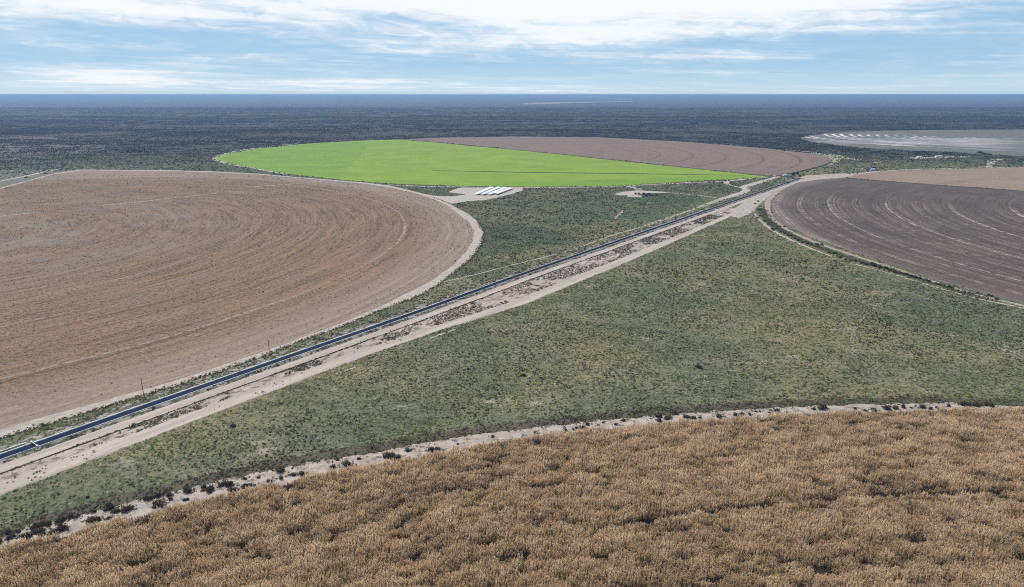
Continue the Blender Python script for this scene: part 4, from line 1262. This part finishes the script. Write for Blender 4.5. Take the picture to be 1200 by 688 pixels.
# ------------------------------------------------------------------ buildings and machines, all far away
M['white'] = plain('white_paint', (.75, .75, .73), .6, .3, 0, .08)
M['roofw'] = plain('pale_sheet_roof', (.62, .66, .68), .45, .4, .2, .1, .5)
M['roofb'] = plain('blue_sheet_roof', (.32, .52, .58), .45, .4, .1, .1, .5)
M['paleblue'] = plain('pale_blue_wall', (.50, .60, .66), .6, .3, 0, .1)
M['darkpaint'] = plain('dark_paint', (.05, .055, .06), .5, .4)
M['tyre'] = plain('tyre_rubber', (.03, .03, .03), .9, .1)
M['glass'] = plain('dark_glass', (.03, .04, .05), .1, .8)
M['bluegrey'] = plain('blue_grey_paint', (.12, .16, .20), .5, .4)


def house(name, u, v, rz, L, W, H, rise, wall, roof, label, cat):
    x, y = at(u, v)
    t = empty(name, (x, y, 0), rz); tag(t, label, cat)
    MB().prism([(-W / 2, 0), (W / 2, 0), (W / 2, H), (0, H + rise), (-W / 2, H)], -L / 2, L / 2).build('wall', wall, t)
    e = .35; sl = rise / (W / 2)
    b = MB()
    for s in (-1, 1):
        p = [(0, H + rise + .03), (s * (W / 2 + e), H - e * sl + .03), (s * (W / 2 + e), H - e * sl + .13), (0, H + rise + .13)]
        b.prism(p, -L / 2 - e, L / 2 + e)
    b.build('roof', roof, t)
    d = MB().box((W / 2 + .03, -L * .2, 1.05), (.08, 1.0, 2.1)).build('door', M['bluegrey'], t)
    for yy in (L * .12, L * .34):
        f = MB().box((W / 2 + .03, yy, 1.5), (.08, 1.1, 1.0)).build('window', M['white'], t)
        MB().box((W / 2 + .08, yy, 1.5), (.03, .9, .8)).build('pane', M['glass'], f)
    return t


house('pump_house', 919.5, 206.6, R(-75), 6, 4, 2.6, .8, M['white'], M['roofw'], 'small white pump house at the far end of the canal', 'pump house')
house('shed', 1022.5, 200.1, R(-85), 6.5, 4, 2.8, .8, M['paleblue'], M['roofw'], 'pale blue shed beside the road along the tan field', 'shed')
house('farm_building', 1099.5, 184.6, R(-88), 12, 6, 3.0, 1.1, M['white'], M['roofb'], 'small building with a light blue roof in its bare yard', 'building')
house('shed', 1077, 184.9, R(-85), 8, 5, 2.6, .8, M['white'], M['roofw'], 'white shed left of the light blue roofed building', 'shed')
house('hut', 92, 172.6, R(-80), 9, 6, 3.0, 1.2, M['wood'], M['wood'], 'lone pale hut in the dark steppe at upper left', 'hut')
house('hut', 72.5, 197.4, R(-80), 4, 3, 2.2, .6, M['wood'], M['wood'], 'small pale hut at the end of the straight track', 'hut')


def pickup(u, v, rz, paint, label):
    x, y = at(u, v)
    t = empty('pickup_truck', (x, y, 0), rz); tag(t, label, 'pickup truck')
    b = MB()
    b.prism([(-2.6, .45), (2.5, .45), (2.6, .75), (2.5, 1.05), (1.2, 1.12), (.65, 1.75), (-.75, 1.78), (-.95, 1.12), (-2.6, 1.1)], -.9, .9)
    b.build('body', paint, t)
    MB().prism([(1.13, 1.16), (.64, 1.66), (.60, 1.66), (1.05, 1.16)], -.8, .8).build('windscreen', M['glass'], t, loc=(.04, 0, .02))
    for s in (-1, 1):
        MB().prism([(.95, 1.15), (.6, 1.65), (-.65, 1.67), (-.8, 1.15)], -.012, .012).build('side_window', M['glass'], t, loc=(0, s * .905, 0))
        for xx in (1.65, -1.6):
            w = MB().tube((xx, s * .72, .38), (xx, s * .96, .38), .38, .38, 14).build('wheel', M['tyre'], t)
            MB().tube((xx, s * .95, .38), (xx, s * .975, .38), .2, .2, 10).build('rim', M['steel'], w)
    return t


pickup(1011, 198.8, R(15), M['white'], 'white pickup truck parked left of the pale blue shed')
pickup(908.5, 206.9, R(5), M['white'], 'white pickup truck parked left of the pump house')
pickup(926, 207.4, R(30), M['bluegrey'], 'blue grey pickup truck parked right of the pump house')


def trailer(u, v, rz, label, L=5.0):
    x, y = at(u, v)
    t = empty('trailer', (x, y, 0), rz); tag(t, label, 'trailer')
    MB().box((0, 0, 1.55), (L, 2.2, 1.5), taper=.95).build('body', M['darkpaint'], t)
    b = MB().box((0, 0, .72), (L, 1.2, .14)); b.tube((L / 2, 0, .7), (L / 2 + 1.3, 0, .55), .07, .07, 6); b.build('drawbar', M['steel'], t)
    for s in (-1, 1):
        for xx in (-.6, .6): MB().tube((xx, s * .85, .4), (xx, s * 1.1, .4), .4, .4, 12).build('wheel', M['tyre'], t)


trailer(1016.5, 199.9, R(8), 'dark box trailer between the white pickup and the shed')


def pump(u, v, rz, label):
    x, y = at(u, v)
    t = empty('pump_set', (x, y, 0), rz); tag(t, label, 'pump', 'pumps at the canal end')
    MB().box((0, 0, .25), (4.4, 2.2, .3)).build('skid', M['steel'], t)
    b = MB().box((-.5, 0, 1.35), (2.6, 1.8, 1.9), taper=.94); b.tube((-1.2, 0, 2.2), (-1.2, 0, 3.0), .1, .1, 8); b.build('engine', M['darkpaint'], t)
    b = MB().tube((1.4, 0, .95), (2.0, 0, .95), .75, .75, 14); b.tube((1.7, 0, 1.5), (1.7, 0, 2.3), .25, .25, 10); b.tube((1.7, 0, 2.3), (4.0, 0, .6), .22, .22, 10); b.build('pump_casing', M['bluegrey'], t)


pump(937, 207.0, CROT, 'dark pump set nearer the canal end')
pump(941.5, 205.2, CROT, 'dark pump set behind the other at the canal end')
pump(923.5, 214.6, CROT + R(80), 'dark lone pump set on the sand by the dark field')

# dark pivot tower parked in the tilled field
x, y = at(966.5, 240)
t = empty('irrigation_tower', (x, y, 0), R(5)); tag(t, 'dark irrigation tower standing among the pale wheel tracks', 'irrigation tower')
b = MB()
for sx in (-1, 1):
    for sy in (-.25, .25): b.tube((sx * 2.1, sy * 2, .5), (0, sy, 3.6), .07, .06, 6)
b.box((0, 0, .55), (4.6, .25, .2)); b.build('leg_frame', M['steel'], t)
MB().tube((-3.2, 0, 3.7), (3.2, 0, 3.7), .12, .12, 8).build('pipe', M['steel'], t)
for sx in (-1, 1): MB().tube((sx * 2.1, -.2, .6), (sx * 2.1, .2, .6), .6, .6, 14).build('wheel', M['tyre'], t)

# ------------------------------------------------------------------ haze
HZ = 90000.0
m = bpy.data.materials.new('thin_haze'); m.use_nodes = True; m.node_tree.nodes.clear()
pv = m.node_tree.nodes.new('ShaderNodeVolumePrincipled')
pv.inputs['Color'].default_value = (.30, .46, .71, 1); pv.inputs['Density'].default_value = 9.5e-5; pv.inputs['Anisotropy'].default_value = .2
mo = m.node_tree.nodes.new('ShaderNodeOutputMaterial'); m.node_tree.links.new(pv.outputs[0], mo.inputs['Volume'])
HX = 155000.0
b = MB().box((0, 0, 62.0), (2 * HX, 2 * HX, 126.0))
tag(b.build('haze', m), 'thin bluish haze lying over the plain', 'haze', kind='stuff')

# ------------------------------------------------------------------ sky and sun
SUN_EL, SUN_AZ = 44.0, -34.0           # azimuth measured from the view direction (+Y), clockwise
w = bpy.data.worlds.new('World'); SC.world = w; w.use_nodes = True
w.node_tree.nodes.clear(); t = NT(w.node_tree)
sky = t.n.new('ShaderNodeTexSky'); sky.sky_type = 'NISHITA'; sky.sun_disc = False
sky.sun_elevation = R(SUN_EL); sky.sun_rotation = R(SUN_AZ); sky.altitude = 300; sky.air_density = 1.0; sky.dust_density = .3; sky.ozone_density = 3.0
d = t.n.new('ShaderNodeTexCoord').outputs['Generated']
x, y, z = t.sep(d)
hor = t.vmath('LENGTH', t.comb(x, y, 0.0))
az = t.math('MULTIPLY', t.math('ARCTAN2', x, y), 180 / math.pi)          # degrees right of the view direction
el = t.math('MULTIPLY', t.math('ARCTAN2', z, hor), 180 / math.pi)
ele = t.math('MAXIMUM', el, 0.0)
# high streaky layer, compressed towards the horizon
lg = t.math('MULTIPLY', t.math('LOGARITHM', t.math('ADD', ele, 1.6), math.e), 9.0)
tilt = t.math('ADD', lg, t.math('MULTIPLY', az, .055))
P1 = t.comb(t.math('MULTIPLY', az, .06), t.math('MULTIPLY', tilt, .50), 0.0)
n1 = t.noise(P1, 1.0, 6, .5, .5)
P2 = t.comb(t.math('MULTIPLY', az, .34), t.math('MULTIPLY', tilt, .95), 3.7)
n2 = t.noise(P2, 1.0, 8, .62, .9)


def gauss(a0, sa, e0, se, k):
    q = t.math('ADD', t.math('POWER', t.math('DIVIDE', t.math('SUBTRACT', az, a0), sa), 2.0), t.math('POWER', t.math('DIVIDE', t.math('SUBTRACT', el, e0), se), 2.0))
    return t.math('MULTIPLY', t.math('EXPONENT', t.math('MULTIPLY', q, -1.0)), k)


def total(*a):
    s = a[0]
    for k in a[1:]: s = t.math('ADD', s, k)
    return s


n3 = t.noise(t.comb(t.math('MULTIPLY', az, .05), t.math('MULTIPLY', tilt, 1.7), 9.1), 1.0, 4, .5, .8)
cov = total(t.math('MULTIPLY', t.math('SUBTRACT', n1, .5), 1.5), t.math('MULTIPLY', t.math('SUBTRACT', n2, .5), .95), t.math('MULTIPLY', t.math('SUBTRACT', n3, .5), .45), .20,
            t.step(el, 3.6, 7.0, -.16, .10), gauss(9, 16, 6.4, 1.7, .62), gauss(27, 13, 6.7, 1.1, .40), gauss(-12, 20, 4.7, .9, .26), gauss(-6, 12, 3.9, .6, .14), gauss(-16, 16, 6.6, .9, .24), gauss(-30, 9, 5.6, .7, .2),
            gauss(12, 14, 4.6, .5, .16), gauss(17, 15, 2.9, .4, .26), gauss(-27, 6, 1.5, .85, .46), gauss(-13, 7, .8, .4, .40), gauss(2, 12, .4, .45, .30), gauss(-33, 8, .5, .4, .3),
            gauss(33, 6, 4.2, .9, -.15), gauss(-30, 10, 2.6, .6, -.10), gauss(5, 16, 2.0, .5, -.08), t.step(el, 12.0, 40.0, 0.0, -.12))
cl = t.step(cov, -.10, .58)
thick = t.step(cov, .15, .75)
wisps = t.math('MULTIPLY', t.step(n2, .40, .75), .22)
cl = t.math('MAXIMUM', cl, t.math('MULTIPLY', wisps, t.step(el, 0.0, 1.5)))
low_sky = t.mix(t.step(el, .0, 2.6), (4.6, 6.3, 7.4), (3.2, 5.0, 6.8))
low_sky = t.mix(t.step(el, 2.6, 9.0), low_sky, (2.4, 4.1, 6.3))
skyc = t.mix(t.step(el, 9.0, 35.0, .92, 0.0), t.vmath('MULTIPLY', sky.outputs[0], (.85, 1.0, 1.12)), low_sky)
cloud = t.mix(thick, (5.9, 6.9, 7.9), (8.3, 8.5, 8.7))
skyf = t.mix(t.math('MULTIPLY', cl, .93), skyc, cloud)
bg = t.n.new('ShaderNodeBackground'); t.l.new(skyf, bg.inputs['Color']); bg.inputs['Strength'].default_value = .077
wo = t.n.new('ShaderNodeOutputWorld'); t.l.new(bg.outputs[0], wo.inputs['Surface'])

sl = bpy.data.lights.new('sun', 'SUN'); sl.energy = 3.2; sl.angle = R(.6); sl.color = (1, .955, .89)
so = bpy.data.objects.new('sun', sl); COL.objects.link(so)
az_, el_ = R(SUN_AZ), R(SUN_EL)
sd = Vector((math.sin(az_) * math.cos(el_), math.cos(az_) * math.cos(el_), math.sin(el_)))
so.rotation_euler = (-sd).to_track_quat('-Z', 'Y').to_euler(); so.location = sd * 500

cam = bpy.data.cameras.new('camera'); co_ = bpy.data.objects.new('camera', cam); COL.objects.link(co_)
cam.sensor_width = 36; cam.lens = FPX / 1200 * 36; cam.clip_start = 1; cam.clip_end = 400000
co_.location = (0, 0, CAM_H); co_.rotation_euler = (math.pi / 2 - PITCH, 0, 0)
SC.camera = co_
SC.view_settings.view_transform = 'Standard'; SC.view_settings.look = 'None'; SC.view_settings.gamma = 1; SC.view_settings.exposure = .6
SC.cycles.max_bounces = 5; SC.cycles.volume_bounces = 0; SC.cycles.transparent_max_bounces = 4
SC.cycles.sample_clamp_indirect = 8
SC.cycles.filter_width = 1.0
SC.cycles.use_denoising = False
